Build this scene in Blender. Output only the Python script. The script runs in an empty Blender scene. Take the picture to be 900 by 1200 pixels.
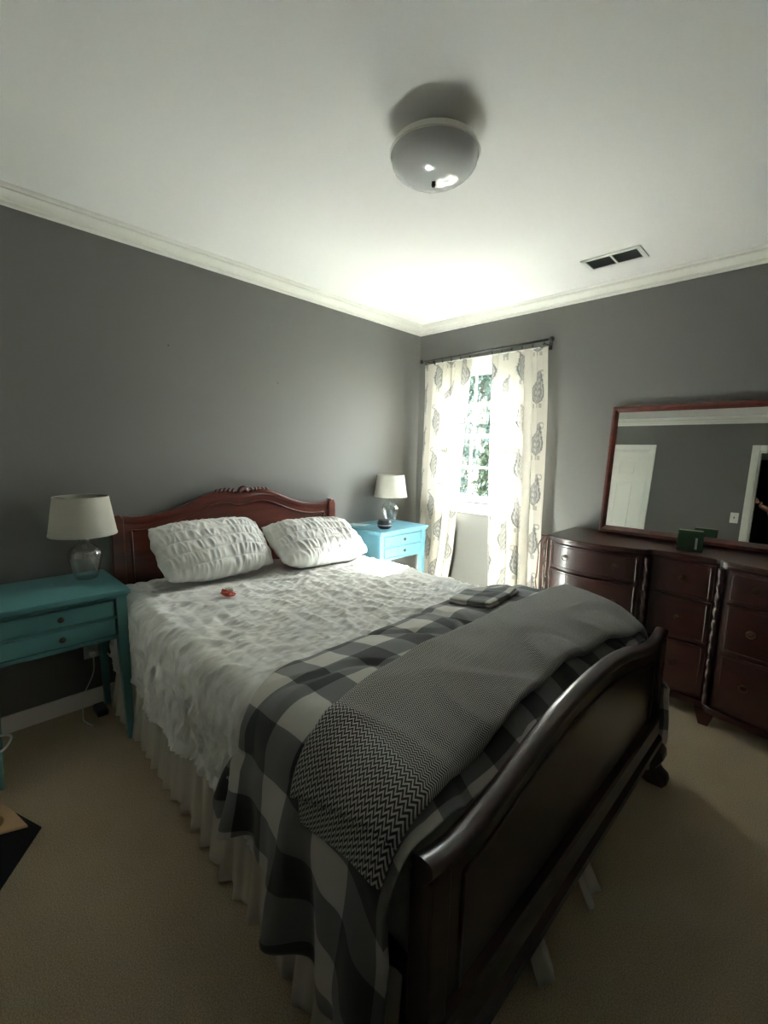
import bpy, bmesh, math, random
from mathutils import Vector, Matrix, noise
random.seed(7)
sc = bpy.context.scene
COL = sc.collection
PI = math.pi

# ------------------------------------------------------------------ helpers
def link(o, parent=None):
    COL.objects.link(o)
    if parent is not None:
        o.parent = parent
    return o

def tag(o, label=None, cat=None, group=None, kind=None):
    if label: o['label'] = label
    if cat: o['category'] = cat
    if group: o['group'] = group
    if kind: o['kind'] = kind
    return o

def thing(name, label, cat, loc=(0, 0, 0), rz=0.0, group=None):
    o = bpy.data.objects.new(name, None)
    o.empty_display_size = 0.1
    o.location = loc
    o.rotation_euler = (0, 0, rz)
    link(o)
    return tag(o, label, cat, group)

def obj(name, bm, mat, parent=None, smooth=False, sharp=None):
    me = bpy.data.meshes.new(name)
    bm.normal_update()
    bm.to_mesh(me)
    bm.free()
    if mat is not None:
        me.materials.append(mat)
    if smooth:
        for p in me.polygons: p.use_smooth = True
        if sharp is not None:
            try: me.set_sharp_from_angle(angle=math.radians(sharp))
            except Exception: pass
    return link(bpy.data.objects.new(name, me), parent)

def box(bm, x0, x1, y0, y1, z0, z1, bev=0.0, seg=2):
    r = bmesh.ops.create_cube(bm, size=1.0)
    vs = r['verts']
    for v in vs:
        v.co = Vector(((x0 + x1) / 2 + v.co.x * (x1 - x0), (y0 + y1) / 2 + v.co.y * (y1 - y0), (z0 + z1) / 2 + v.co.z * (z1 - z0)))
    if bev > 0:
        es = list({e for v in vs for e in v.link_edges})
        bmesh.ops.bevel(bm, geom=es, offset=bev, segments=seg, affect='EDGES', profile=0.5)
    return bm

def newbox(*a, **k):
    bm = bmesh.new(); box(bm, *a, **k); return bm

def lathe(bm, prof, seg=32, c=(0, 0, 0), cap=True):
    rings = []
    for r, z in prof:
        rings.append([bm.verts.new((c[0] + r * math.cos(2 * PI * i / seg), c[1] + r * math.sin(2 * PI * i / seg), c[2] + z)) for i in range(seg)])
    for a, b in zip(rings[:-1], rings[1:]):
        for i in range(seg):
            j = (i + 1) % seg
            bm.faces.new((a[i], a[j], b[j], b[i]))
    if cap:
        if prof[0][0] > 1e-5: bm.faces.new(list(reversed(rings[0])))
        if prof[-1][0] > 1e-5: bm.faces.new(rings[-1])
    bmesh.ops.remove_doubles(bm, verts=bm.verts, dist=1e-6)
    return bm

def sweep(bm, pts, prof, closed=False, up=Vector((0, 0, 1)), cap=True):
    """sweep closed 2D profile [(a,b)] along pts; a along side axis, b along up axis. prof may be function(i)"""
    pts = [Vector(p) for p in pts]
    n = len(pts); rings = []
    for i, p in enumerate(pts):
        if closed: t = pts[(i + 1) % n] - pts[i - 1]
        else: t = pts[min(i + 1, n - 1)] - pts[max(i - 1, 0)]
        if t.length < 1e-9: t = Vector((0, 0, 1))
        t.normalize()
        s = t.cross(up)
        if s.length < 1e-4: s = t.cross(Vector((1, 0.01, 0)))
        s.normalize()
        w = s.cross(t).normalized()
        pf = prof(i) if callable(prof) else prof
        rings.append([bm.verts.new(p + s * a + w * b) for a, b in pf])
    m = len(rings[0])
    rng = range(n) if closed else range(n - 1)
    for i in rng:
        a, b = rings[i], rings[(i + 1) % n]
        for k in range(m):
            l = (k + 1) % m
            bm.faces.new((a[k], a[l], b[l], b[k]))
    if not closed and cap:
        bm.faces.new(list(reversed(rings[0]))); bm.faces.new(rings[-1])
    bmesh.ops.recalc_face_normals(bm, faces=bm.faces)
    return bm

def circ(r, n=10, ry=None):
    ry = ry or r
    return [(r * math.cos(2 * PI * i / n), ry * math.sin(2 * PI * i / n)) for i in range(n)]

def tube(bm, pts, r, n=8, closed=False):
    return sweep(bm, pts, circ(r, n), closed=closed)

def smoothpts(pts, k=6):
    """catmull-rom"""
    pts = [Vector(p) for p in pts]
    out = []
    for i in range(len(pts) - 1):
        p0 = pts[max(i - 1, 0)]; p1 = pts[i]; p2 = pts[i + 1]; p3 = pts[min(i + 2, len(pts) - 1)]
        for j in range(k):
            t = j / k
            out.append(0.5 * ((2 * p1) + (p2 - p0) * t + (2 * p0 - 5 * p1 + 4 * p2 - p3) * t * t + (3 * p1 - p0 - 3 * p2 + p3) * t ** 3))
    out.append(pts[-1])
    return out

def prism(bm, poly, axis, a0, a1, bev=0.0):
    """poly 2D list extruded along axis ('x': poly=(y,z); 'y': (x,z); 'z': (x,y))"""
    def P(u, v, a):
        return {'x': (a, u, v), 'y': (u, a, v), 'z': (u, v, a)}[axis]
    A = [bm.verts.new(P(u, v, a0)) for u, v in poly]
    B = [bm.verts.new(P(u, v, a1)) for u, v in poly]
    n = len(poly)
    fs = [bm.faces.new(A), bm.faces.new(list(reversed(B)))]
    for i in range(n):
        j = (i + 1) % n
        fs.append(bm.faces.new((A[i], B[i], B[j], A[j])))
    bmesh.ops.recalc_face_normals(bm, faces=bm.faces)
    if bev > 0:
        es = [e for e in fs[0].edges] + [e for e in fs[1].edges]
        bmesh.ops.bevel(bm, geom=es, offset=bev, segments=2, affect='EDGES', profile=0.5)
    return bm

def interp(tab, x):
    if x <= tab[0][0]: return tab[0][1]
    for (a, va), (b, vb) in zip(tab[:-1], tab[1:]):
        if x <= b:
            t = (x - a) / (b - a)
            return va + (vb - va) * t
    return tab[-1][1]

def sinterp(tab, x):
    """smooth interpolation (catmull)"""
    if x <= tab[0][0]: return tab[0][1]
    if x >= tab[-1][0]: return tab[-1][1]
    for i in range(len(tab) - 1):
        a, va = tab[i]; b, vb = tab[i + 1]
        if x <= b:
            t = (x - a) / (b - a)
            m1 = (vb - tab[i - 1][1]) / (b - tab[i - 1][0]) if i > 0 else (vb - va) / (b - a)
            m2 = (tab[i + 2][1] - va) / (tab[i + 2][0] - a) if i + 2 < len(tab) else (vb - va) / (b - a)
            h = b - a
            return ((2 * t ** 3 - 3 * t * t + 1) * va + (t ** 3 - 2 * t * t + t) * h * m1 + (-2 * t ** 3 + 3 * t * t) * vb + (t ** 3 - t * t) * h * m2)

def grid(nu, nv, fn, uvfn=None):
    bm = bmesh.new()
    V = [[bm.verts.new(fn(i / nu, j / nv)) for j in range(nv + 1)] for i in range(nu + 1)]
    uvl = bm.loops.layers.uv.new('UVMap') if uvfn else None
    for i in range(nu):
        for j in range(nv):
            f = bm.faces.new((V[i][j], V[i + 1][j], V[i + 1][j + 1], V[i][j + 1]))
            if uvfn:
                for l, (a, b) in zip(f.loops, ((i, j), (i + 1, j), (i + 1, j + 1), (i, j + 1))):
                    l[uvl].uv = uvfn(a / nu, b / nv)
    return bm

def nz(x, y, z=0.0): return noise.noise(Vector((x, y, z)))
def clamp(x, a=0.0, b=1.0): return max(a, min(b, x))
def sstep(a, b, x):
    t = clamp((x - a) / (b - a)); return t * t * (3 - 2 * t)

# ------------------------------------------------------------------ materials
def mat(name, col, rough=0.6, metal=0.0, spec=0.5, coat=0.0, bump=None, var=None, sheen=0.0):
    m = bpy.data.materials.new(name); m.use_nodes = True
    nt = m.node_tree; b = nt.nodes['Principled BSDF']
    b.inputs['Base Color'].default_value = (*col, 1)
    b.inputs['Roughness'].default_value = rough
    b.inputs['Metallic'].default_value = metal
    b.inputs['Specular IOR Level'].default_value = spec
    b.inputs['Coat Weight'].default_value = coat
    b.inputs['Coat Roughness'].default_value = 0.12
    if sheen: b.inputs['Sheen Weight'].default_value = sheen
    tc = nt.nodes.new('ShaderNodeTexCoord')
    if var:   # (scale, amount)
        n = nt.nodes.new('ShaderNodeTexNoise'); n.inputs['Scale'].default_value = var[0]; n.inputs['Detail'].default_value = 4
        mx = nt.nodes.new('ShaderNodeMix'); mx.data_type = 'RGBA'
        mx.inputs[6].default_value = (*[c * (1 - var[1]) for c in col], 1)
        mx.inputs[7].default_value = (*[min(1, c * (1 + var[1])) for c in col], 1)
        nt.links.new(tc.outputs['Object'], n.inputs['Vector'])
        nt.links.new(n.outputs['Fac'], mx.inputs[0]); nt.links.new(mx.outputs[2], b.inputs['Base Color'])
    if bump:  # (scale, strength, distance)
        n = nt.nodes.new('ShaderNodeTexNoise'); n.inputs['Scale'].default_value = bump[0]; n.inputs['Detail'].default_value = 3
        bp = nt.nodes.new('ShaderNodeBump'); bp.inputs['Strength'].default_value = bump[1]; bp.inputs['Distance'].default_value = bump[2]
        nt.links.new(tc.outputs['Object'], n.inputs['Vector'])
        nt.links.new(n.outputs['Fac'], bp.inputs['Height']); nt.links.new(bp.outputs['Normal'], b.inputs['Normal'])
    return m

def wood(name, dark, light, rough=0.25, coat=0.6, axis=1, scale=9):
    m = mat(name, dark, rough=rough, coat=coat)
    nt = m.node_tree; b = nt.nodes['Principled BSDF']
    tc = nt.nodes.new('ShaderNodeTexCoord'); mp = nt.nodes.new('ShaderNodeMapping')
    s = [scale * 2.5] * 3; s[axis] = scale * 0.25
    mp.inputs['Scale'].default_value = s
    n = nt.nodes.new('ShaderNodeTexNoise'); n.inputs['Scale'].default_value = 1.0; n.inputs['Detail'].default_value = 6; n.inputs['Roughness'].default_value = 0.6
    n.inputs['Distortion'].default_value = 0.6
    cr = nt.nodes.new('ShaderNodeValToRGB')
    cr.color_ramp.elements[0].position = 0.32; cr.color_ramp.elements[0].color = (*dark, 1)
    cr.color_ramp.elements[1].position = 0.72; cr.color_ramp.elements[1].color = (*light, 1)
    nt.links.new(tc.outputs['Object'], mp.inputs['Vector']); nt.links.new(mp.outputs['Vector'], n.inputs['Vector'])
    nt.links.new(n.outputs['Fac'], cr.inputs['Fac']); nt.links.new(cr.outputs['Color'], b.inputs['Base Color'])
    return m

M = {}
M['wall'] = mat('wall_paint_grey', (0.152, 0.150, 0.141), rough=0.55, spec=0.35, bump=(220, 0.12, 0.002))
M['ceiling'] = mat('ceiling_paint', (0.85, 0.84, 0.83), rough=0.8, spec=0.2, bump=(160, 0.15, 0.002))
M['trim'] = mat('white_trim_paint', (0.76, 0.75, 0.70), rough=0.35, spec=0.5)
M['vinyl'] = mat('window_vinyl', (0.36, 0.37, 0.37), rough=0.35)
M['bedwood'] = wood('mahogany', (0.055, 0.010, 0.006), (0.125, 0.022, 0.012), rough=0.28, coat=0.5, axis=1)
M['footwood'] = wood('shaded_mahogany', (0.018, 0.005, 0.004), (0.038, 0.009, 0.007), rough=0.30, coat=0.35, axis=1)  # same mahogany as the headboard, shade at the foot end put into the colour
M['dresserwood'] = wood('dresser_mahogany', (0.025, 0.006, 0.005), (0.050, 0.012, 0.009), rough=0.32, coat=0.25, axis=0)
M['teal_lit'] = mat('teal_paint_lit', (0.13, 0.30, 0.37), rough=0.32, spec=0.5, bump=(60, 0.05, 0.002))  # same paint as the teal, bluer cast of the light put into the colour
M['teal'] = mat('teal_paint', (0.085, 0.235, 0.24), rough=0.32, spec=0.5, bump=(60, 0.05, 0.002))
M['brushed'] = mat('dark_pull_metal', (0.10, 0.085, 0.07), rough=0.3, metal=1.0)
M['pull'] = mat('aged_pull', (0.10, 0.075, 0.05), rough=0.42, metal=1.0)
M['brass'] = mat('old_brass', (0.38, 0.28, 0.13), rough=0.32, metal=1.0)
M['black'] = mat('black_iron', (0.02, 0.019, 0.018), rough=0.35, spec=0.5)
M['shade'] = None
M['plasticwhite'] = mat('white_plastic', (0.75, 0.75, 0.72), rough=0.4)
M['dark'] = mat('dark_plastic', (0.016, 0.018, 0.022), rough=0.4)

def fabric(name, col, weave=900, strength=0.25, trans=0.0, var=None):
    m = bpy.data.materials.new(name); m.use_nodes = True
    nt = m.node_tree; b = nt.nodes['Principled BSDF']; out = nt.nodes['Material Output']
    b.inputs['Base Color'].default_value = (*col, 1); b.inputs['Roughness'].default_value = 0.9
    b.inputs['Specular IOR Level'].default_value = 0.15; b.inputs['Sheen Weight'].default_value = 0.15
    tc = nt.nodes.new('ShaderNodeTexCoord')
    n = nt.nodes.new('ShaderNodeTexNoise'); n.inputs['Scale'].default_value = weave; n.inputs['Detail'].default_value = 2
    bp = nt.nodes.new('ShaderNodeBump'); bp.inputs['Strength'].default_value = strength; bp.inputs['Distance'].default_value = 0.001
    nt.links.new(tc.outputs['Object'], n.inputs['Vector']); nt.links.new(n.outputs['Fac'], bp.inputs['Height'])
    nt.links.new(bp.outputs['Normal'], b.inputs['Normal'])
    if trans > 0:
        tr = nt.nodes.new('ShaderNodeBsdfTranslucent'); tr.inputs['Color'].default_value = (*col, 1)
        ms = nt.nodes.new('ShaderNodeMixShader'); ms.inputs[0].default_value = trans
        nt.links.new(b.outputs[0], ms.inputs[1]); nt.links.new(tr.outputs[0], ms.inputs[2]); nt.links.new(ms.outputs[0], out.inputs[0])
    return m
M['white_cloth'] = fabric('white_seersucker', (0.70, 0.695, 0.67), weave=260, strength=0.35)
M['skirt'] = fabric('off_white_cotton', (0.56, 0.53, 0.46), trans=0.12)
M['shade'] = fabric('linen_shade', (0.50, 0.48, 0.42), weave=500, strength=0.5, trans=0.2)
M['carpet'] = mat('beige_carpet', (0.30, 0.225, 0.15), rough=0.95, spec=0.05, bump=(420, 0.9, 0.006), sheen=0.2)

def add_carpet():
    nt = M['carpet'].node_tree; b = nt.nodes['Principled BSDF']
    tc = nt.nodes.new('ShaderNodeTexCoord')
    n = nt.nodes.new('ShaderNodeTexNoise'); n.inputs['Scale'].default_value = 260; n.inputs['Detail'].default_value = 2
    n2 = nt.nodes.new('ShaderNodeTexNoise'); n2.inputs['Scale'].default_value = 3.0; n2.inputs['Detail'].default_value = 2
    ad = nt.nodes.new('ShaderNodeMath'); ad.operation = 'MULTIPLY_ADD'; ad.inputs[1].default_value = 0.25; 
    cr = nt.nodes.new('ShaderNodeValToRGB')
    cr.color_ramp.elements[0].position = 0.42; cr.color_ramp.elements[0].color = (0.36, 0.275, 0.165, 1)
    cr.color_ramp.elements[1].position = 0.82; cr.color_ramp.elements[1].color = (0.68, 0.55, 0.375, 1)
    nt.links.new(tc.outputs['Object'], n.inputs['Vector']); nt.links.new(tc.outputs['Object'], n2.inputs['Vector'])
    nt.links.new(n2.outputs['Fac'], ad.inputs[0]); nt.links.new(n.outputs['Fac'], ad.inputs[2])
    nt.links.new(ad.outputs[0], cr.inputs['Fac']); nt.links.new(cr.outputs['Color'], b.inputs['Base Color'])
add_carpet()

def glass(name, col=(1, 1, 1), rough=0.0):
    m = bpy.data.materials.new(name); m.use_nodes = True
    b = m.node_tree.nodes['Principled BSDF']
    b.inputs['Base Color'].default_value = (*col, 1); b.inputs['Roughness'].default_value = rough
    b.inputs['Transmission Weight'].default_value = 1.0; b.inputs['IOR'].default_value = 1.45
    return m
def clear_glass():
    m = bpy.data.materials.new('clear_lamp_glass'); m.use_nodes = True; nt = m.node_tree
    for n in list(nt.nodes):
        if n.type == 'BSDF_PRINCIPLED': nt.nodes.remove(n)
    out = nt.nodes['Material Output']
    t = nt.nodes.new('ShaderNodeBsdfTransparent'); t.inputs[0].default_value = (0.975, 0.985, 0.98, 1)
    g = nt.nodes.new('ShaderNodeBsdfGlossy'); g.inputs['Roughness'].default_value = 0.03
    lw = nt.nodes.new('ShaderNodeLayerWeight'); lw.inputs['Blend'].default_value = 0.35
    fr = nt.nodes.new('ShaderNodeMath'); fr.operation = 'MULTIPLY_ADD'; fr.inputs[1].default_value = 0.45; fr.inputs[2].default_value = 0.05; nt.links.new(lw.outputs['Facing'], fr.inputs[0])
    ms = nt.nodes.new('ShaderNodeMixShader')
    nt.links.new(fr.outputs[0], ms.inputs[0]); nt.links.new(t.outputs[0], ms.inputs[1]); nt.links.new(g.outputs[0], ms.inputs[2]); nt.links.new(ms.outputs[0], out.inputs[0])
    return m
M['lampglass'] = clear_glass()

def pane_mat():
    m = bpy.data.materials.new('window_glass'); m.use_nodes = True; nt = m.node_tree
    for n in list(nt.nodes):
        if n.type == 'BSDF_PRINCIPLED': nt.nodes.remove(n)
    out = nt.nodes['Material Output']
    t = nt.nodes.new('ShaderNodeBsdfTransparent'); t.inputs[0].default_value = (0.9, 0.96, 0.95, 1)
    g = nt.nodes.new('ShaderNodeBsdfGlossy'); g.inputs['Roughness'].default_value = 0.02
    ms = nt.nodes.new('ShaderNodeMixShader'); ms.inputs[0].default_value = 0.012
    nt.links.new(t.outputs[0], ms.inputs[1]); nt.links.new(g.outputs[0], ms.inputs[2]); nt.links.new(ms.outputs[0], out.inputs[0])
    return m
M['pane'] = pane_mat()
M['mirror'] = mat('mirror_silver', (0.80, 0.82, 0.80), rough=0.01, metal=1.0)

# gingham check from cloth UV (metres)
def gingham(name, phx, phs, sq=0.105):
    m = fabric(name, (0.5, 0.5, 0.5), weave=700, strength=0.3)
    nt = m.node_tree; b = nt.nodes['Principled BSDF']
    uv = nt.nodes.new('ShaderNodeUVMap'); uv.uv_map = 'UVMap'
    sep = nt.nodes.new('ShaderNodeSeparateXYZ'); nt.links.new(uv.outputs[0], sep.inputs[0])
    def band(sock, ph):
        a = nt.nodes.new('ShaderNodeMath'); a.operation = 'SUBTRACT'; a.inputs[1].default_value = ph
        nt.links.new(sock, a.inputs[0])
        d = nt.nodes.new('ShaderNodeMath'); d.operation = 'DIVIDE'; d.inputs[1].default_value = 2 * sq; nt.links.new(a.outputs[0], d.inputs[0])
        f = nt.nodes.new('ShaderNodeMath'); f.operation = 'FRACT'; nt.links.new(d.outputs[0], f.inputs[0])
        g = nt.nodes.new('ShaderNodeMath'); g.operation = 'GREATER_THAN'; g.inputs[1].default_value = 0.5; nt.links.new(f.outputs[0], g.inputs[0])
        return g.outputs[0]
    s = nt.nodes.new('ShaderNodeMath'); s.operation = 'ADD'
    nt.links.new(band(sep.outputs[0], phx), s.inputs[0]); nt.links.new(band(sep.outputs[1], phs), s.inputs[1])
    h = nt.nodes.new('ShaderNodeMath'); h.operation = 'MULTIPLY'; h.inputs[1].default_value = 0.5; nt.links.new(s.outputs[0], h.inputs[0])
    cr = nt.nodes.new('ShaderNodeValToRGB'); cr.color_ramp.interpolation = 'CONSTANT'
    e = cr.color_ramp.elements
    e[0].position = 0.0; e[0].color = (0.50, 0.49, 0.44, 1)
    e[1].position = 0.25; e[1].color = (0.18, 0.183, 0.18, 1)
    e2 = e.new(0.75); e2.color = (0.060, 0.062, 0.062, 1)
    nt.links.new(h.outputs[0], cr.inputs['Fac']); nt.links.new(cr.outputs['Color'], b.inputs['Base Color'])
    return m
M['gingham'] = gingham('grey_buffalo_check', 1.49, -0.745)
M['gingham_small'] = gingham('grey_buffalo_check_sham', 0.0, -0.03)

def zigzag(name):
    m = fabric(name, (0.3, 0.3, 0.3), weave=600, strength=0.5)
    nt = m.node_tree; b = nt.nodes['Principled BSDF']
    uv = nt.nodes.new('ShaderNodeUVMap'); uv.uv_map = 'UVMap'
    sep = nt.nodes.new('ShaderNodeSeparateXYZ'); nt.links.new(uv.outputs[0], sep.inputs[0])
    def mt(op, a, bb=None, c=None):
        n = nt.nodes.new('ShaderNodeMath'); n.operation = op
        for i, v in enumerate((a, bb, c)):
            if v is None: continue
            if isinstance(v, (int, float)): n.inputs[i].default_value = v
            else: nt.links.new(v, n.inputs[i])
        return n.outputs[0]
    tri = mt('PINGPONG', sep.outputs[0], 0.0078)
    ph = mt('ADD', mt('MULTIPLY', tri, 0.8), sep.outputs[1])
    saw = mt('PINGPONG', ph, 0.0034)           # 0..0.0052
    g = mt('DIVIDE', saw, 0.0034)
    cr = nt.nodes.new('ShaderNodeValToRGB')
    e = cr.color_ramp.elements
    e[0].position = 0.46; e[0].color = (0.055, 0.056, 0.054, 1)
    e[1].position = 0.62; e[1].color = (0.52, 0.51, 0.47, 1)
    nt.links.new(g, cr.inputs['Fac']); nt.links.new(cr.outputs['Color'], b.inputs['Base Color'])
    bp = [n for n in nt.nodes if n.type == 'BUMP'][0]
    nt.links.new(g, bp.inputs['Height']); bp.inputs['Distance'].default_value = 0.002; bp.inputs['Strength'].default_value = 0.6
    return m
M['zigzag'] = zigzag('herringbone_knit')

def attr_fabric(name, trans):
    m = fabric(name, (1, 1, 1), weave=600, strength=0.2, trans=trans)
    nt = m.node_tree; b = nt.nodes['Principled BSDF']
    at = nt.nodes.new('ShaderNodeVertexColor'); at.layer_name = 'Col'
    nt.links.new(at.outputs[0], b.inputs['Base Color'])
    for n in nt.nodes:
        if n.type == 'BSDF_TRANSLUCENT': nt.links.new(at.outputs[0], n.inputs['Color'])
    return m
M['curtain'] = attr_fabric('cream_paisley_linen', 0.13)

# ------------------------------------------------------------------ camera
CAM = Vector((2.605, -3.114, 1.361))
yaw, pitch, roll = 2.339, -0.137, 0.021
f_ = Vector((math.cos(pitch) * math.cos(yaw), math.cos(pitch) * math.sin(yaw), math.sin(pitch)))
r0 = Vector((math.sin(yaw), -math.cos(yaw), 0)); u0 = r0.cross(f_)
r_ = r0 * math.cos(roll) + u0 * math.sin(roll); u_ = -r0 * math.sin(roll) + u0 * math.cos(roll)
cd = bpy.data.cameras.new('camera'); cam = bpy.data.objects.new('camera', cd); link(cam)
cd.sensor_fit = 'HORIZONTAL'; cd.sensor_width = 36; cd.lens = 516.1 / 900 * 36; cd.clip_start = 0.03
mw = Matrix((r_, u_, -f_)).transposed().to_4x4(); mw.translation = CAM
cam.matrix_world = mw
sc.camera = cam

# ------------------------------------------------------------------ room shell
H = 2.44; YB = -3.30; XR = 3.35
def struct(name, bm, m, parent=None, **k):
    o = obj(name, bm, m, parent, **k)
    if parent is None: o['kind'] = 'structure'
    return o
struct('floor', newbox(-0.15, XR + 0.15, -6.0, 0.15, -0.1, 0.0), M['carpet'])
struct('ceiling', newbox(-0.15, XR + 0.15, -6.0, 0.15, H, H + 0.1), M['ceiling'])
struct('wall_left', newbox(-0.15, 0, YB - 0.12, 0.14, 0, H), M['wall'])
# window wall with opening
WX0, WX1, WZ0, WZ1 = 0.27, 1.05, 0.95, 2.045
bm = bmesh.new()
box(bm, 0, WX0, 0, 0.14, 0, H); box(bm, WX1, XR, 0, 0.14, 0, H)
box(bm, WX0, WX1, 0, 0.14, 0, WZ0); box(bm, WX0, WX1, 0, 0.14, WZ1, H)
struct('wall_window', bm, M['wall'])
struct('wall_right', newbox(XR, XR + 0.12, -6.0, 0.14, 0, H), M['wall'])
# back wall with doorway (open) and closed door opening
DX0, DX1 = 2.165, 2.95; CX0, CX1 = 0.33, 1.10; DH = 2.05
bm = bmesh.new()
box(bm, 0, CX0, YB - 0.12, YB, 0, H); box(bm, CX1, DX0, YB - 0.12, YB, 0, H); box(bm, DX1, XR, YB - 0.12, YB, 0, H)
box(bm, CX0, CX1, YB - 0.12, YB, DH, H); box(bm, DX0, DX1, YB - 0.12, YB, DH, H)
struct('wall_back', bm, M['wall'])
# hall behind
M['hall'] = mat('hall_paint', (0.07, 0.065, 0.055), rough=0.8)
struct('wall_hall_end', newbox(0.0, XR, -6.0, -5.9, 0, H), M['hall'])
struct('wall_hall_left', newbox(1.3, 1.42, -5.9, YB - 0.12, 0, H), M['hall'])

# crown moulding: profile swept around
def crown(name, p0, p1, inward, m0, m1):
    # profile (out from wall, down from ceiling)
    prof = [(0, 0.092), (0.012, 0.092), (0.014, 0.080), (0.012, 0.076), (0.012, 0.070), (0.022, 0.066), (0.024, 0.058), (0.036, 0.040), (0.052, 0.030), (0.058, 0.028), (0.058, 0.020), (0.068, 0.020), (0.074, 0.012), (0.074, 0.0), (0, 0)]
    prof = [(a * 0.84, b * 0.80) for a, b in prof]
    p0 = Vector(p0); p1 = Vector(p1); d = (p1 - p0).normalized(); inn = Vector(inward)
    bm = bmesh.new()
    A = [bm.verts.new(p0 + d * (a * m0) + inn * a - Vector((0, 0, b))) for a, b in prof]
    B = [bm.verts.new(p1 - d * (a * m1) + inn * a - Vector((0, 0, b))) for a, b in prof]
    n = len(prof)
    for i in range(n):
        j = (i + 1) % n
        bm.faces.new((A[i], A[j], B[j], B[i]))
    bm.faces.new(A); bm.faces.new(list(reversed(B)))
    bmesh.ops.recalc_face_normals(bm, faces=bm.faces)
    struct(name, bm, M['trim'], smooth=True, sharp=40)
e = 0.0
crown('trim_1', (e, YB, H), (e, 0, H), (1, 0, 0), 1, 1)
crown('trim_2', (0, e, H), (XR, e, H), (0, -1, 0), 1, 1)
crown('trim_3', (XR, 0, H), (XR, YB, H), (-1, 0, 0), 1, 1)
crown('trim_4', (XR, YB, H), (0, YB, H), (0, 1, 0), 1, 1)
def baseboard(name, x0, x1, y0, y1):
    bm = newbox(x0, x1, y0, y1, 0, 0.088, bev=0.004)
    struct(name, bm, M['trim'])
baseboard('baseboard_left', 0, 0.014, YB + 0.014, -0.014)
baseboard('baseboard_window', 0.0, XR - 0.014, -0.014, 0)
baseboard('baseboard_right', XR - 0.014, XR, YB + 0.014, 0)
bm = bmesh.new(); box(bm, CX1 + 0.07, DX0 - 0.07, YB, YB + 0.014, 0, 0.088, bev=0.004); box(bm, 0, CX0 - 0.07, YB, YB + 0.014, 0, 0.088, bev=0.004)
struct('baseboard_back', bm, M['trim'])

# window --------------------------------------------------------------
win = thing('window_1', None, None, (0, 0, 0)); win['kind'] = 'structure'
bm = bmesh.new()   # casing
cw = 0.062
box(bm, WX0 - cw, WX0 + 0.005, -0.018, 0.0, WZ0 - 0.01, WZ1 + cw, bev=0.004)
box(bm, WX1 - 0.005, WX1 + cw, -0.018, 0.0, WZ0 - 0.01, WZ1 + cw, bev=0.004)
box(bm, WX0 - cw, WX1 + cw, -0.020, 0.0, WZ1 - 0.005, WZ1 + cw, bev=0.004)
box(bm, WX0 - cw - 0.01, WX1 + cw + 0.01, -0.030, 0.0, WZ1 + cw - 0.012, WZ1 + cw + 0.008, bev=0.004)
obj('window_casing', bm, M['trim'], win)
bm = bmesh.new()
box(bm, WX0 - cw - 0.012, WX1 + cw + 0.012, -0.024, 0.06, WZ0 - 0.022, WZ0, bev=0.005)
box(bm, WX0 - cw, WX1 + cw, -0.016, 0.0, WZ0 - 0.085, WZ0 - 0.022, bev=0.004)
obj('window_sill', bm, M['vinyl'], win)
bm = bmesh.new()  # jambs
box(bm, WX0, WX0 + 0.018, 0.0, 0.14, WZ0, WZ1); box(bm, WX1 - 0.018, WX1, 0.0, 0.14, WZ0, WZ1)
box(bm, WX0 + 0.018, WX1 - 0.018, 0.0, 0.14, WZ1 - 0.018, WZ1); box(bm, WX0 + 0.018, WX1 - 0.018, 0.06, 0.14, WZ0, WZ0 + 0.012)
obj('window_frame', bm, M['vinyl'], win)
def sash(name, y0, z0, z1, top, bot):
    bm = bmesh.new(); a, b = WX0 + 0.018, WX1 - 0.018; w = 0.030
    box(bm, a, a + w, y0, y0 + 0.028, z0, z1, bev=0.003); box(bm, b - w, b, y0, y0 + 0.028, z0, z1, bev=0.003)
    box(bm, a + w, b - w, y0, y0 + 0.028, z1 - top, z1, bev=0.003); box(bm, a + w, b - w, y0, y0 + 0.028, z0, z0 + bot, bev=0.003)
    s = obj(name, bm, M['vinyl'], win)
    bm = bmesh.new()
    gx0, gx1, gz0, gz1 = a + w, b - w, z0 + bot, z1 - top
    for k in (1, 2):
        x = gx0 + (gx1 - gx0) * k / 3 - 0.0
        box(bm, x - 0.008, x + 0.008, y0 + 0.008, y0 + 0.020, gz0, gz1)
    zc = (gz0 + gz1) / 2
    box(bm, gx0, gx1, y0 + 0.0075, y0 + 0.0205, zc - 0.008, zc + 0.008)
    obj('muntin_grid', bm, M['vinyl'], s)
    obj('window_pane', newbox(gx0 - 0.004, gx1 + 0.004, y0 + 0.012, y0 + 0.015, gz0 - 0.004, gz1 + 0.004), M['pane'], s)
sash('lower_sash', 0.030, WZ0 + 0.012, 1.515, 0.034, 0.045)
sash('upper_sash', 0.062, 1.483, WZ1 - 0.018, 0.035, 0.034)

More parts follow.
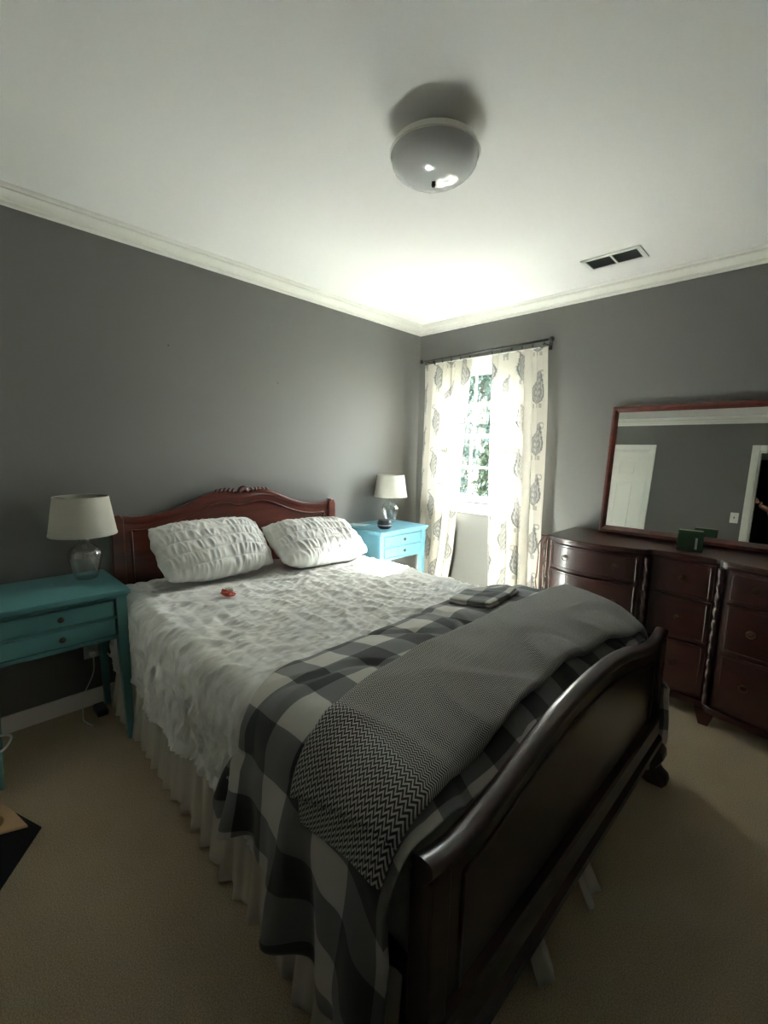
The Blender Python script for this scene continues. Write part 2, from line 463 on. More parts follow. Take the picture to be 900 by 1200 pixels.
# closed six panel door + trims (seen in the dresser mirror) ----------
def door_casing(name, x0, x1):
    bm = bmesh.new(); c = 0.068
    box(bm, x0 - c, x0, YB, YB + 0.018, 0, DH + c, bev=0.004); box(bm, x1, x1 + c, YB, YB + 0.018, 0, DH + c, bev=0.004)
    box(bm, x0, x1, YB, YB + 0.018, DH, DH + c, bev=0.004)
    box(bm, x0, x0 + 0.015, YB - 0.12, YB, 0, DH); box(bm, x1 - 0.015, x1, YB - 0.12, YB, 0, DH); box(bm, x0 + 0.015, x1 - 0.015, YB - 0.12, YB, DH - 0.015, DH)
    return struct(name, bm, M['trim'])
door_casing('trim_5', CX0, CX1)
door_casing('trim_6', DX0, DX1)
door = thing('door_1', None, None, (0, 0, 0)); door['kind'] = 'structure'
bm = bmesh.new()
dx0, dx1 = CX0 + 0.018, CX1 - 0.018
box(bm, dx0, dx1, YB - 0.06, YB - 0.030, 0.012, DH - 0.018)
stile = 0.115; midw = 0.11
wcol = (dx1 - dx0 - 2 * stile - midw) / 2
rows = [(0.012, 0.25), (0.82, 0.98), (1.63, 1.73), (DH - 0.13, DH - 0.018)]
def rail(x0, x1, z0, z1): box(bm, x0, x1, YB - 0.032, YB - 0.018, z0, z1)
for z0, z1 in rows: rail(dx0 + stile, dx1 - stile, z0, z1)
rail(dx0, dx0 + stile, 0.012, DH - 0.018); rail(dx1 - stile, dx1, 0.012, DH - 0.018)
for z0, z1 in [(0.25, 0.82), (0.98, 1.63), (1.73, DH - 0.13)]: rail(dx0 + stile + wcol, dx1 - stile - wcol, z0, z1)
obj('door_slab', bm, M['trim'], door)
for z0, z1 in [(0.25, 0.82), (0.98, 1.63), (1.73, DH - 0.13)]:
    for x0 in (dx0 + stile, dx1 - stile - wcol):
        obj('door_panel', newbox(x0 + 0.022, x0 + wcol - 0.022, YB - 0.034, YB - 0.021, z0 + 0.022, z1 - 0.022, bev=0.008), M['trim'], door)
bm = bmesh.new(); lathe(bm, [(0.0, 0.06), (0.018, 0.058), (0.027, 0.045), (0.024, 0.03), (0.01, 0.022), (0.01, 0.006), (0.03, 0.004), (0.03, 0.0)], 20)
bmesh.ops.rotate(bm, verts=bm.verts, matrix=Matrix.Rotation(-PI / 2, 3, 'X')); bmesh.ops.translate(bm, verts=bm.verts, vec=(dx0 + 0.06, YB - 0.018, 0.93))
obj('door_handle', bm, M['brass'], door, smooth=True)

# light switch plate on back wall
sw = thing('light_switch', 'white single toggle light switch plate on the grey wall beside the open doorway', 'light switch', (2.03, YB, 1.30))
obj('switch_plate', newbox(-0.037, 0.037, 0.0, 0.006, -0.058, 0.058, bev=0.003), M['plasticwhite'], sw)
obj('toggle', newbox(-0.005, 0.005, 0.006, 0.018, -0.012, 0.012, bev=0.002), M['brushed'], sw)

# ------------------------------------------------------------------ outside
M['grass'] = mat('grass', (0.05, 0.06, 0.04), rough=0.9, var=(3, 0.4))
struct('ground_outside', newbox(-14, 10, 0.15, 18, -0.5, -0.3), M['grass'])
M['siding'] = mat('pale_green_siding', (0.045, 0.075, 0.065), rough=0.6, var=(1.2, 0.15))
nb = thing('neighbor_house', 'pale green house with vertical siding seen through the window', 'house', (-3.6, 5.2, -0.3))
bm = newbox(-3.5, 3.5, 0, 3.0, 0, 3.6)
for k in range(46): box(bm, -3.5 + k * 0.155, -3.5 + k * 0.155 + 0.03, -0.025, 0.0, 0, 3.6)
obj('siding_wall', bm, M['siding'], nb)
bm = bmesh.new(); prism(bm, [(-0.35, 3.6), (3.3, 3.6), (1.5, 4.5)], 'x', -3.7, 3.7); obj('roof', bm, mat('roof_shingle', (0.12, 0.11, 0.10), rough=0.9), nb)
M['leaf'] = mat('leaf_green', (0.016, 0.026, 0.010), rough=0.6, var=(2.5, 0.5))
M['leaf2'] = mat('leaf_light', (0.026, 0.042, 0.030), rough=0.6, var=(2.0, 0.4))
M['bark'] = mat('bark', (0.09, 0.06, 0.04), rough=0.9, bump=(30, 0.8, 0.01))
def leafy(name, label, x, y, z0, h, rad, n, lm, size=0.05, stemh=0.2):
    t = thing(name, label, 'shrub' if h < 2.5 else 'tree', (x, y, z0))
    bm = bmesh.new(); tube(bm, [(0, 0, 0), (0.02, 0.01, h * 0.4), (-0.02, 0.02, h * 0.85)], 0.035, 8); obj('stem', bm, M['bark'], t, smooth=True)
    bm = bmesh.new()
    for k in range(n):
        zz = stemh + (h - stemh) * random.random(); w = rad * (0.35 + 0.65 * math.sin(PI * clamp((zz - stemh) / (h - stemh) * 0.85 + 0.12)))
        a = random.random() * 2 * PI; rr = w * math.sqrt(random.random()) * (0.85 + 0.3 * nz(a * 2, zz * 4))
        c = Vector((rr * math.cos(a), rr * math.sin(a), zz)); s = size * (0.6 + 0.8 * random.random())
        R = Matrix.Rotation(random.random() * 6.28, 3, 'Z') @ Matrix.Rotation(random.uniform(-1.2, 1.2), 3, 'X')
        vs = [bm.verts.new(c + R @ Vector(q)) for q in ((0, -s, 0), (s * 0.5, 0, s * 0.12), (0, s, 0), (-s * 0.5, 0, s * 0.12))]
        bm.faces.new(vs)
    obj('foliage', bm, lm, t)
leafy('garden_shrub', 'dark green leafy shrub close outside the lower window panes', -0.28, 1.9, -0.3, 1.78, 0.42, 2600, M['leaf'])
leafy('garden_tree', 'tall light green tree between the window and the neighbouring house', -1.6, 3.6, -0.3, 3.4, 0.75, 4200, M['leaf2'], size=0.06, stemh=0.9)

# ------------------------------------------------------------------ curtains
def paisley(u, v):
    """cloth coords in metres -> darkness 0..1 of printed grey motif"""
    cw_, ch_ = 0.20, 0.36
    best = 0.0
    col = math.floor(u / cw_)
    for c in (col,):
        cx = (c + 0.5) * cw_
        off = 0.0 if c % 2 == 0 else ch_ * 0.5
        row = round((v - off) / ch_)
        cy = row * ch_ + off
        flip = 1 if (c % 2 == 0) else -1
        x = (u - cx) * flip / 0.066; y = (v - cy) / 0.112      # y up positive
        # teardrop: curved axis
        yy = clamp((y + 1) / 2)
        ax = 0.55 * max(0, yy - 0.45) ** 1.5 * 2.2 - 0.05
        if -1.02 < y < 1.05:
            wdt = 0.92 * math.sqrt(max(0, 1 - ((min(y, 0.0) + 0.15) / 0.85) ** 2)) if y < -0.15 else 0.92 * (1 - clamp((y + 0.15) / 1.2)) ** 0.75
            wdt = max(wdt, 0.0)
            d = abs(x - ax)
            if wdt > 0.02:
                q = d / wdt
                if q < 1.0:
                    ring = 0.0
                    if q > 0.82: ring = 1.0
                    elif q > 0.72: ring = 0.35
                    elif q > 0.58: ring = 0.85
                    else:
                        ring = 0.40 + 0.40 * (math.sin(y * 17 + 4 * math.cos(x * 7)) > 0.1)
                        if q < 0.2: ring = 0.6
                    best = max(best, ring)
                elif q < 1.12 and math.sin(y * 40) > 0.2: best = max(best, 0.45)
        # scalloped foot
        if -1.22 < y < -0.95 and abs(x) < 0.75 and math.sin(x * 15) > -0.2: best = max(best, 0.55)
        # curl tip
        rr = math.hypot((x - 0.62) / 1.0, (y - 0.92) / 0.55)
        if 0.20 < rr < 0.36: best = max(best, 0.6)
    return best

def curtain(name, label, xin, xout, xhi_outer, folds, seed, ufull):
    """xin/xout: tables z->x for the two vertical edges (z ascending)"""
    ZT, ZB = 2.098, 0.02
    nu, nv = 150, 400
    def shape(u, v):
        z = ZT + (ZB - ZT) * v
        a = sinterp(xin, z); b = sinterp(xout, z)
        ph = 2 * PI * folds * u + seed + 0.6 * math.sin(2 * v + seed)
        amp = (0.020 + 0.010 * v) * (0.6 + 0.5 * math.sin(seed * 3 + u * 9))
        amp *= 0.45 + 0.55 * sstep(0, 0.12, v)
        x = a + (b - a) * u + 0.010 * math.sin(ph * 2 + 1)
        y = -0.090 + amp * math.sin(ph) + 0.006 * nz(u * 12, v * 5, seed)
        y -= 0.012 * sstep(0.3, 1, v)
        # scalloped heading drooping between the rings
        nr = 6
        if v < 0.03: z -= 0.010 * abs(math.sin(PI * nr * u)) * (1 - v / 0.03)
        return Vector((x, min(y, -0.055), z))
    bm = grid(nu, nv, shape)
    o = obj('fabric_panel', bm, M['curtain'], None, smooth=True)
    me = o.data
    ca = me.color_attributes.new('Col', 'FLOAT_COLOR', 'POINT')
    cream = Vector((0.585, 0.548, 0.485)); grey = Vector((0.095, 0.10, 0.115))
    k = 0
    buf = []
    for i in range(nu + 1):
        for j in range(nv + 1):
            u = i / nu * ufull; v = (1 - j / nv) * (ZT - ZB)
            d = paisley(u + seed * 0.1, v)
            c = cream.lerp(grey, d * 0.85)
            buf.extend((c.x, c.y, c.z, 1.0))
    ca.data.foreach_set('color', buf)
    t = thing(name, label, 'curtain', (0, 0, 0))
    o.parent = t
    # top hem band
    return t
cl = curtain('curtain', 'left cream curtain panel with grey paisley print, hanging beside the room corner',
        [(0.02, 0.07), (0.83, 0.114), (2.1, 0.131)], [(0.02, 0.43), (0.325, 0.466), (0.586, 0.505), (1.435, 0.562), (2.065, 0.607)], None, 5.0, 0.7, 0.72)
crt = curtain('curtain', 'right cream curtain panel with grey paisley print, hanging beside the dresser',
        [(0.02, 0.86), (0.365, 0.845), (1.435, 0.789), (2.09, 0.771)], [(0.02, 1.28), (0.711, 1.263), (1.554, 1.24), (2.089, 1.205)], None, 5.0, 2.9, 0.72)

rod = thing('curtain_rod', 'thin black curtain rod with round ball ends above the window', 'curtain rod', (0, 0, 0))
bm = bmesh.new(); tube(bm, [(0.115, -0.1, 2.124), (1.225, -0.1, 2.138)], 0.0075, 12); obj('rod', bm, M['black'], rod, smooth=True)
for x, z in ((0.105, 2.124), (1.237, 2.138)):
    bm = bmesh.new(); bmesh.ops.create_uvsphere(bm, u_segments=16, v_segments=10, radius=0.018); bmesh.ops.translate(bm, verts=bm.verts, vec=(x, -0.1, z)); obj('finial', bm, M['black'], rod, smooth=True)
for x in (0.16, 1.19):
    bm = bmesh.new(); tube(bm, [(x, -0.002, 2.12), (x, -0.05, 2.118), (x, -0.1, 2.115)], 0.005, 8); box(bm, x - 0.012, x + 0.012, -0.006, 0.0, 2.09, 2.15, bev=0.002)
    obj('bracket', bm, M['black'], rod)
def ringset(x0, x1, n, lbl):
    for k in range(n):
        x = x0 + (x1 - x0) * k / (n - 1)
        t = thing('curtain_ring', lbl, 'curtain ring', (x, -0.1, 2.124 + 0.0126 * (x - 0.1)), 0, lbl_group[lbl])
        bm = bmesh.new(); tube(bm, [(0, 0.0135 * math.cos(a), -0.005 + 0.0135 * math.sin(a)) for a in [2 * PI * i / 16 for i in range(16)]], 0.0016, 6, closed=True); obj('ring', bm, M['black'], t, smooth=True)
        obj('clip', newbox(-0.004, 0.004, -0.003, 0.003, -0.034, -0.018, bev=0.001), M['black'], t)
lbl_group = {'small black clip ring holding up the left paisley curtain panel': 'clip rings of the left curtain',
             'small black clip ring holding up the right paisley curtain panel': 'clip rings of the right curtain'}
ringset(0.15, 0.59, 6, 'small black clip ring holding up the left paisley curtain panel')
ringset(0.785, 1.185, 6, 'small black clip ring holding up the right paisley curtain panel')

# ------------------------------------------------------------------ ceiling fixtures
lt = thing('ceiling_light', 'round flush ceiling light with a shallow frosted glass bowl', 'ceiling light', (1.555, -1.815, H))
bm = bmesh.new(); lathe(bm, [(0.060, 0.0), (0.062, -0.030), (0.120, -0.040), (0.144, -0.050), (0.149, -0.062), (0.148, -0.068), (0.0, -0.068)], 48); obj('ceiling_pan', bm, M['trim'], lt, smooth=True, sharp=40)
M['bowl'] = mat('frosted_bowl', (0.58, 0.59, 0.59), rough=0.12, spec=0.6, coat=0.5)
bm = bmesh.new()
pr = [(0.150, -0.070), (0.152, -0.076), (0.146, -0.086)] + [(0.150 * math.cos(a), -0.080 - 0.075 * math.sin(a)) for a in [PI / 2 * k / 12 for k in range(2, 12)]] + [(0.0, -0.155)]
lathe(bm, pr, 64, cap=False); obj('glass_bowl', bm, M['bowl'], lt, smooth=True)
bm = bmesh.new(); tube(bm, [(0.151 * math.cos(a), 0.151 * math.sin(a), -0.073) for a in [2 * PI * k / 64 for k in range(64)]], 0.005, 8, closed=True); obj('rim', bm, M['trim'], lt, smooth=True)
bm = bmesh.new(); lathe(bm, [(0.0, -0.172), (0.006, -0.170), (0.008, -0.163), (0.006, -0.157), (0.009, -0.153), (0, -0.150)], 16); obj('finial', bm, M['brushed'], lt, smooth=True)

vt = thing('ceiling_vent', 'white rectangular air vent with dark louvre slots in the ceiling', 'vent', (1.69, -0.385, H))
bm = bmesh.new(); w, d = 0.152, 0.088
box(bm, -w, w, -d, -d + 0.024, -0.008, 0, bev=0.002); box(bm, -w, w, d - 0.024, d, -0.008, 0, bev=0.002)
box(bm, -w, -w + 0.024, -d, d, -0.008, 0, bev=0.002); box(bm, w - 0.024, w, -d, d, -0.008, 0, bev=0.002); box(bm, -0.005, 0.005, -d, d, -0.007, 0)
obj('vent_frame', bm, M['plasticwhite'], vt)
obj('vent_backing', newbox(-w + 0.02, w - 0.02, -d + 0.02, d - 0.02, -0.0015, -0.0005), M['dark'], vt)
M['louvre'] = mat('louvre_grey', (0.09, 0.09, 0.09), rough=0.6)
for side in (-1, 1):
    for k in range(14):
        x = side * (0.012 + k * 0.0088)
        bm = newbox(-0.0012, 0.0012, -d + 0.024, d - 0.024, -0.0065, -0.001)
        bmesh.ops.rotate(bm, verts=bm.verts, matrix=Matrix.Rotation(0.5 * side, 3, 'Y')); bmesh.ops.translate(bm, verts=bm.verts, vec=(x, 0, 0))
        obj('slat', bm, M['louvre'], vt)

for (y, z), lb in (((-2.146, 1.909), 'tiny dark nail in the grey wall, farther from the window'), ((-1.460, 1.793), 'tiny dark nail in the grey wall, nearer the window')):
    bm = bmesh.new(); lathe(bm, [(0.0, 0.009), (0.004, 0.008), (0.004, 0.006), (0.0015, 0.006), (0.0015, 0.0)], 10)
    bmesh.ops.rotate(bm, verts=bm.verts, matrix=Matrix.Rotation(PI / 2, 3, 'Y'))
    o = obj('wall_nail', bm, M['black']); o.location = (0, y, z); tag(o, lb, 'nail')

# ------------------------------------------------------------------ bed
BED = (0.03, -1.765, 0.0); BR = -0.0227
bed = thing('sleigh_bed', 'mahogany sleigh bed with carved headboard and arched glossy footboard', 'bed', BED, BR)
W_ = M['bedwood']; F_ = M['footwood']
# headboard outline (|y| -> z)
HB = [(0.0, 1.100), (0.05, 1.098), (0.09, 1.106), (0.16, 1.102), (0.23, 1.082), (0.33, 1.040), (0.43, 1.008), (0.52, 0.992), (0.60, 0.990), (0.675, 1.000)]
def hbz(y): return sinterp(HB, abs(y))
ys = [-0.675 + 1.35 * k / 54 for k in range(55)]
poly = [(y, hbz(y) - 0.02) for y in ys] + [(0.675, 0.28), (-0.675, 0.28)]
bm = bmesh.new(); prism(bm, poly, 'x', 0.012, 0.038, bev=0.0); obj('headboard_panel', bm, W_, bed)
# crest rail: moulding along the top
prof = [(-0.006, -0.03), (0.024, -0.03), (0.028, -0.018), (0.022, -0.012), (0.034, 0.0), (0.030, 0.012), (0.012, 0.020), (-0.010, 0.020), (-0.018, 0.010), (-0.014, -0.02)]
bm = bmesh.new(); sweep(bm, [(0.025, y, hbz(y) - 0.02) for y in ys], [(-a, b) for a, b in prof], up=Vector((0, 0, 1))); obj('crest_rail', bm, W_, bed, smooth=True, sharp=50)
# lower moulding line echoing the crest
def arch2(y): return hbz(y) - 0.075 - 0.012 * math.exp(-(y / 0.07) ** 2)
bm = bmesh.new(); tube(bm, [(0.040, y * 0.93, arch2(y * 0.93)) for y in ys], 0.006, 8)
for s in (-1, 1): tube(bm, [(0.040, s * 0.628, arch2(0.628)), (0.040, s * 0.628, 0.5)], 0.006, 8)
obj('panel_moulding', bm, W_, bed, smooth=True)
for s in (-1, 1):
    bm = bmesh.new()
    yo = s * 0.695
    prism(bm, [(yo - 0.030, 0.0), (yo + 0.030, 0.0), (yo + 0.030, 0.975), (yo + 0.015 * s + 0.0, 1.004), (yo - 0.012 * s, 1.008), (yo - 0.030, 0.985)] if s > 0 else
          [(yo - 0.030, 0.0), (yo + 0.030, 0.0), (yo + 0.030, 0.985), (yo + 0.012, 1.008), (yo - 0.015, 1.004), (yo - 0.030, 0.975)], 'x', 0.002, 0.058, bev=0.006)
    obj('headboard_post', bm, W_, bed)
# carved shell crest
bm = bmesh.new()
for k in range(-4, 5):
    a = k * 0.33
    L = 0.040 - 0.0014 * abs(k)
    c = Vector((0.046, math.sin(a) * 0.010, 1.088 + math.cos(a) * 0.008))
    tip = Vector((0.052, math.sin(a) * L * 1.15, 1.092 + math.cos(a) * L))
    sweep(bm, [c, c.lerp(tip, 0.5) + Vector((0.008, 0, 0)), tip], lambda i: circ([0.004, 0.0085, 0.0055][i], 8), up=Vector((1, 0, 0)))
bmesh.ops.recalc_face_normals(bm, faces=bm.faces)
obj('carved_shell', bm, W_, bed, smooth=True)
bm = bmesh.new()
for s in (-1, 1):
    for k in range(5):
        y = s * (0.050 + 0.026 * k); z = hbz(y) + 0.006
        pts = [Vector((0.046, y + s * 0.016 * math.sin(t * 2.6), z + 0.012 * (1 - k / 6) * math.cos(t * 2.6) - 0.004 * t)) for t in [j / 6 for j in range(7)]]
        sweep(bm, pts, lambda i: circ(0.0025 + 0.004 * math.sin(PI * (i + 1) / 8), 6), up=Vector((1, 0, 0)))
obj('carved_leaves', bm, W_, bed, smooth=True)
# side rails, mattress
for s in (-1, 1):
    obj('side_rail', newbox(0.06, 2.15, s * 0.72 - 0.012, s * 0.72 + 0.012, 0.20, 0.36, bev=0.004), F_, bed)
M['tick'] = fabric('mattress_ticking', (0.6, 0.6, 0.58))
obj('mattress', newbox(0.075, 2.125, -0.70, 0.70, 0.30, 0.600, bev=0.05, seg=4), M['tick'], bed)
# footboard
FB = [(0.0, 0.738), (0.10, 0.736), (0.20, 0.728), (0.32, 0.708), (0.44, 0.680), (0.54, 0.657), (0.63, 0.646), (0.70, 0.648), (0.765, 0.664)]
def fbz(y): return sinterp(FB, abs(y - 0.0))
yf = [-0.765 + 1.53 * k / 60 for k in range(61)]
yp = [-0.70 + 1.40 * k / 50 for k in range(51)]
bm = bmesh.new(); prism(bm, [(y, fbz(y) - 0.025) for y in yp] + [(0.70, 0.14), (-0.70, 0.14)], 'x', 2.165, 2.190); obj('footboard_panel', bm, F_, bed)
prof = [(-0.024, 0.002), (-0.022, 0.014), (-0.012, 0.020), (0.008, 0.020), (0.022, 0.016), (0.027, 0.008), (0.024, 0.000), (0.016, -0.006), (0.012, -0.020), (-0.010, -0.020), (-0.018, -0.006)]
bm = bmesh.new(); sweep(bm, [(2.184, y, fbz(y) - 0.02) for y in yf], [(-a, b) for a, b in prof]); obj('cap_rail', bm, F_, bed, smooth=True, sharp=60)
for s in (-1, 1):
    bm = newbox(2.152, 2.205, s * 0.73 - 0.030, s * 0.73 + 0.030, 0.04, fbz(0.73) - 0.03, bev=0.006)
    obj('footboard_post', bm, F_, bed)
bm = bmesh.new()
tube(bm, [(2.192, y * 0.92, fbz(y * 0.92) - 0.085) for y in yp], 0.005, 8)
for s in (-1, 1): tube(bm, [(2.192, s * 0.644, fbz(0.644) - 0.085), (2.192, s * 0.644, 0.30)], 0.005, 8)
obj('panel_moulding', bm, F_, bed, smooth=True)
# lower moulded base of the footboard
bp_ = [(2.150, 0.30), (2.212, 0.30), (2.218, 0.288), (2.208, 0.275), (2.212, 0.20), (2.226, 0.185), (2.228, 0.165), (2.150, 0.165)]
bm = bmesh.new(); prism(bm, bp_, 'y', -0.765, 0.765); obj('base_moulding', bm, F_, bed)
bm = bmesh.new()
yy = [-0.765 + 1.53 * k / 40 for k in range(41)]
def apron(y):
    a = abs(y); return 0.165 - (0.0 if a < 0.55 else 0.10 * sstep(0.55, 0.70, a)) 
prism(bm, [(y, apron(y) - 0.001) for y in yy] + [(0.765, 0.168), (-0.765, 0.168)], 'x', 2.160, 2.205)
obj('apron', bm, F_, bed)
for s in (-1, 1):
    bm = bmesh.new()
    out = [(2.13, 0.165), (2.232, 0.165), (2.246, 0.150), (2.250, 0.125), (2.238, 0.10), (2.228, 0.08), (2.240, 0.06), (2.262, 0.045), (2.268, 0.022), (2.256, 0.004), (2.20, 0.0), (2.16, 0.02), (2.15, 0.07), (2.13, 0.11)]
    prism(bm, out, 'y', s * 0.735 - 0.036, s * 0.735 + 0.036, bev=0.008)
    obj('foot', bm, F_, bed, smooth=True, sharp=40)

# --- bedding surfaces in bed-local coordinates
def drape(s, Wd, R, ztop, flare):
    """returns (y, z, ny, nz, depth)"""
    sg = -1 if s < 0 else 1; a = abs(s); flat = Wd - R; arc = R * PI / 2
    if a <= flat: return s, ztop, 0.0, 1.0, 0.0
    if a <= flat + arc:
        t = (a - flat) / R
        return sg * (flat + R * math.sin(t)), ztop - R * (1 - math.cos(t)), sg * math.sin(t), math.cos(t), 0.0
    d = a - flat - arc
    return sg * (Wd + flare * d), ztop - R - d * math.sqrt(1 - flare * flare), sg, 0.0, d

def seer(x, s, amp):
    """ruched seersucker height"""
    wx = x + 0.030 * nz(x * 3, s * 3, 11) + 0.010 * nz(x * 11, s * 9, 12)
    ws = s + 0.035 * nz(x * 3.5, s * 3, 13)
    band = abs(math.sin(PI * ws / 0.065)) ** 0.5
    p1 = 1 - abs(nz(wx * 42, ws * 13, 2.0)) * 2.6
    p2 = 1 - abs(nz(wx * 24 + 3 * ws, ws * 8 - 4 * wx, 5.0)) * 2.6
    big = nz(x * 5, s * 3.5, 2.2) * 1.3
    cr_ = max(0, 1 - abs(nz(x * 4.5 + 1.5 * s, s * 6.0 - 3 * x, 9.1)) * 4.5)
    m = 0.6 + 0.5 * nz(x * 2, s * 2, 21)
    return amp * ((0.35 + 0.65 * band) * (0.9 * p1 + 0.8 * p2 * m) + big + 1.1 * cr_)

CW, CR, CZ = 0.752, 0.075, 0.640
def cov(x, s, extra=0.0):
    fl = 0.045 + 0.02 * math.sin(x * 9)
    y, z, ny, nz_, d = drape(s, CW, CR, CZ, fl)
    h = seer(x, s, 0.0085) + extra + 0.008 * nz(x * 3, s * 2.4, 3.3)
    h *= 1 + min(1.0, d * 8) * 0.6
    h += d * 0.05 * math.sin(x * 26 + 2 * nz(x * 3, 1)) * 0.6
    xo = 0.0
    # head end drops slightly under the pillows
    if z > 0.3: z -= 0.03 * sstep(0.16, 0.05, x)
    return Vector((x + xo, y + ny * h, z + nz_ * h))
sL = -(CW - CR + CR * PI / 2 + 0.285); sR = (CW - CR + CR * PI / 2 + 0.285)
X0, X1 = 0.075, 1.62
def covfn(u, v):
    x = X0 + (X1 - X0) * u
    s = sL + (sR - sL) * v
    # scalloped, slightly uneven hem
    if v < 0.04 or v > 0.96: s += (0.010 * math.sin(x * 22) + 0.012 * nz(x * 6, 3)) * (1 if v < 0.5 else -1)
    return cov(x, s)
bm = grid(330, 300, covfn)
o = obj('coverlet', bm, M['white_cloth'], None, smooth=True); o.location = BED; o.rotation_euler = (0, 0, BR)
sm = o.modifiers.new('thick', 'SOLIDIFY'); sm.thickness = 0.006; sm.offset = -1
tag(o, 'white ruched seersucker coverlet spread over the bed', 'bedspread')

# duvet folded over the foot half
DW, DRr = 0.765, 0.095
XL = [(-1.16, 1.425), (-1.05, 1.41), (-0.95, 1.445), (-0.86, 1.51), (-0.78, 1.535), (-0.70, 1.505), (-0.62, 1.455), (-0.52, 1.43), (0.0, 1.415), (0.6, 1.385), (0.8, 1.38), (1.3, 1.40)]
HEMN = [(1.40, 0.31), (1.52, 0.27), (1.63, 0.25), (1.72, 0.29), (1.80, 0.35), (1.95, 0.41), (2.10, 0.45), (2.2, 0.45)]
def dz(x): return sinterp([(1.38, 0.655), (1.50, 0.672), (1.62, 0.690), (1.85, 0.694), (2.0, 0.668), (2.08, 0.640), (2.14, 0.600)], x)
def duv(x, s, extra=0.0, lm=1.0):
    fl = 0.10 if s < 0 else 0.22
    y, z, ny, nn, d = drape(s, DW, DRr, dz(x), fl)
    xl = sinterp(XL, s)
    e = max(0.0, x - xl)
    puff = 0.030 * (1 - math.exp(-e / 0.022)) 
    lump = 0.012 * nz(x * 5, s * 4, 7.7) + 0.006 * nz(x * 13 + 4 * nz(s * 2, 1), s * 9, 2.1)
    rid = max(0, 1 - abs(nz(x * 3.0 + s * 2.0, s * 3.2 - x * 1.5, 4.4)) * 6.0)
    lump = (lump - 0.012 * rid) * lm
    fold = d * (0.10 * math.sin(x * 24 + 1.2 + 2.0 * nz(x * 3, d * 2)) + 0.06 * math.sin(x * 47 + 4))
    top = 0.012 * math.sin(s * 14 + 3 * nz(x * 3, s)) * sstep(1.95, 2.12, x) * (1 - min(1, d * 5))
    h = puff + lump + fold + extra + top
    return Vector((x, y + ny * h, z + nn * h))
flatN = DW - DRr + DRr * PI / 2
def duvfn(u, v):
    s0 = -1.0
    # near hem depends on x
    hx = 1.40 + (2.145 - 1.40) * u
    near = -(flatN + interp(HEMN, hx)); far = flatN + 0.40
    s = near + (far - near) * v
    xl = sinterp(XL, s)
    x = xl + (2.138 + 0.085 * sstep(flatN + 0.02, flatN + 0.13, s) - xl) * u
    return duv(x, s)
def duvuv(u, v):
    hx = 1.40 + (2.145 - 1.40) * u
    near = -(flatN + interp(HEMN, hx)); far = flatN + 0.40
    s = near + (far - near) * v
    xl = sinterp(XL, s); x = xl + (2.138 - xl) * u
    return (x + 0.006 * nz(x * 8, s * 6, 1), s + 0.006 * nz(x * 8, s * 6, 5))
bm = grid(150, 420, duvfn, duvuv)
o = obj('duvet', bm, M['gingham'], None, smooth=True); o.location = BED; o.rotation_euler = (0, 0, BR)
sm = o.modifiers.new('thick', 'SOLIDIFY'); sm.thickness = 0.014; sm.offset = -1
tag(o, 'grey and white buffalo check duvet draped over the foot of the bed', 'duvet')

# throw across the duvet
def bl(wx, wy):   # world -> bed local
    c, s = math.cos(-BR), math.sin(-BR); dx, dy = wx - BED[0], wy - BED[1]
    return dx * c - dy * s, dx * s + dy * c
TU = [(-0.98, 1.90), (-0.86, 1.885), (-0.72, 1.845), (-0.60, 1.800), (-0.40, 1.765), (-0.15, 1.755), (0.3, 1.750), (0.66, 1.775), (0.80, 1.83), (1.00, 1.90)]
TL = [(-0.98, 2.140), (-0.80, 2.140), (-0.68, 2.125), (-0.45, 2.105), (-0.20, 2.085), (0.10, 2.075), (0.35, 2.09), (0.55, 2.12), (0.80, 2.128), (1.00, 2.128)]
def throwfn(off, sA, sB, shx=0.0):
    def fn(u, v):
        sa = sA + 0.07 * u
        s = sa + (sB - sa) * v
        a = sinterp(TU, s) + shx; b = sinterp(TL, s) - shx
        x = a + (b - a) * u
        edge = min(u, 1 - u) * (b - a)
        rnd = 0.012 * math.sqrt(clamp(edge / 0.012)) 
        rx = 0.005 * nz(x * 6, s * 5, 3) + 0.006 * max(0, 1 - abs(nz(x * 3 - s * 2.2, s * 2.6 + x, 6.1)) * 5.0)
        # smoothed carrier: sample duvet with less detail
        p = duv(x, s, off + rnd + rx, 0.35)
        return p
    def uvf(u, v):
        sa = sA + 0.07 * u
        s = sa + (sB - sa) * v
        a = sinterp(TU, s); b = sinterp(TL, s)
        return ((u - 0.5) * 0.33, s)
    return fn, uvf
tw = thing('knit_throw', 'grey herringbone knit throw folded lengthwise across the checked duvet', 'throw blanket', BED, BR)
fn, uvf = throwfn(0.030, -0.800, 1.02); bm = grid(60, 260, fn, uvf)
o = obj('upper_layer', bm, M['zigzag'], tw, smooth=True)
sm = o.modifiers.new('thick', 'SOLIDIFY'); sm.thickness = 0.012; sm.offset = -1
fn, uvf = throwfn(0.014, -0.838, 1.00, 0.008); bm = grid(60, 260, fn, uvf)
o = obj('under_layer', bm, M['zigzag'], tw, smooth=True)
sm = o.modifiers.new('thick', 'SOLIDIFY'); sm.thickness = 0.008; sm.offset = -1

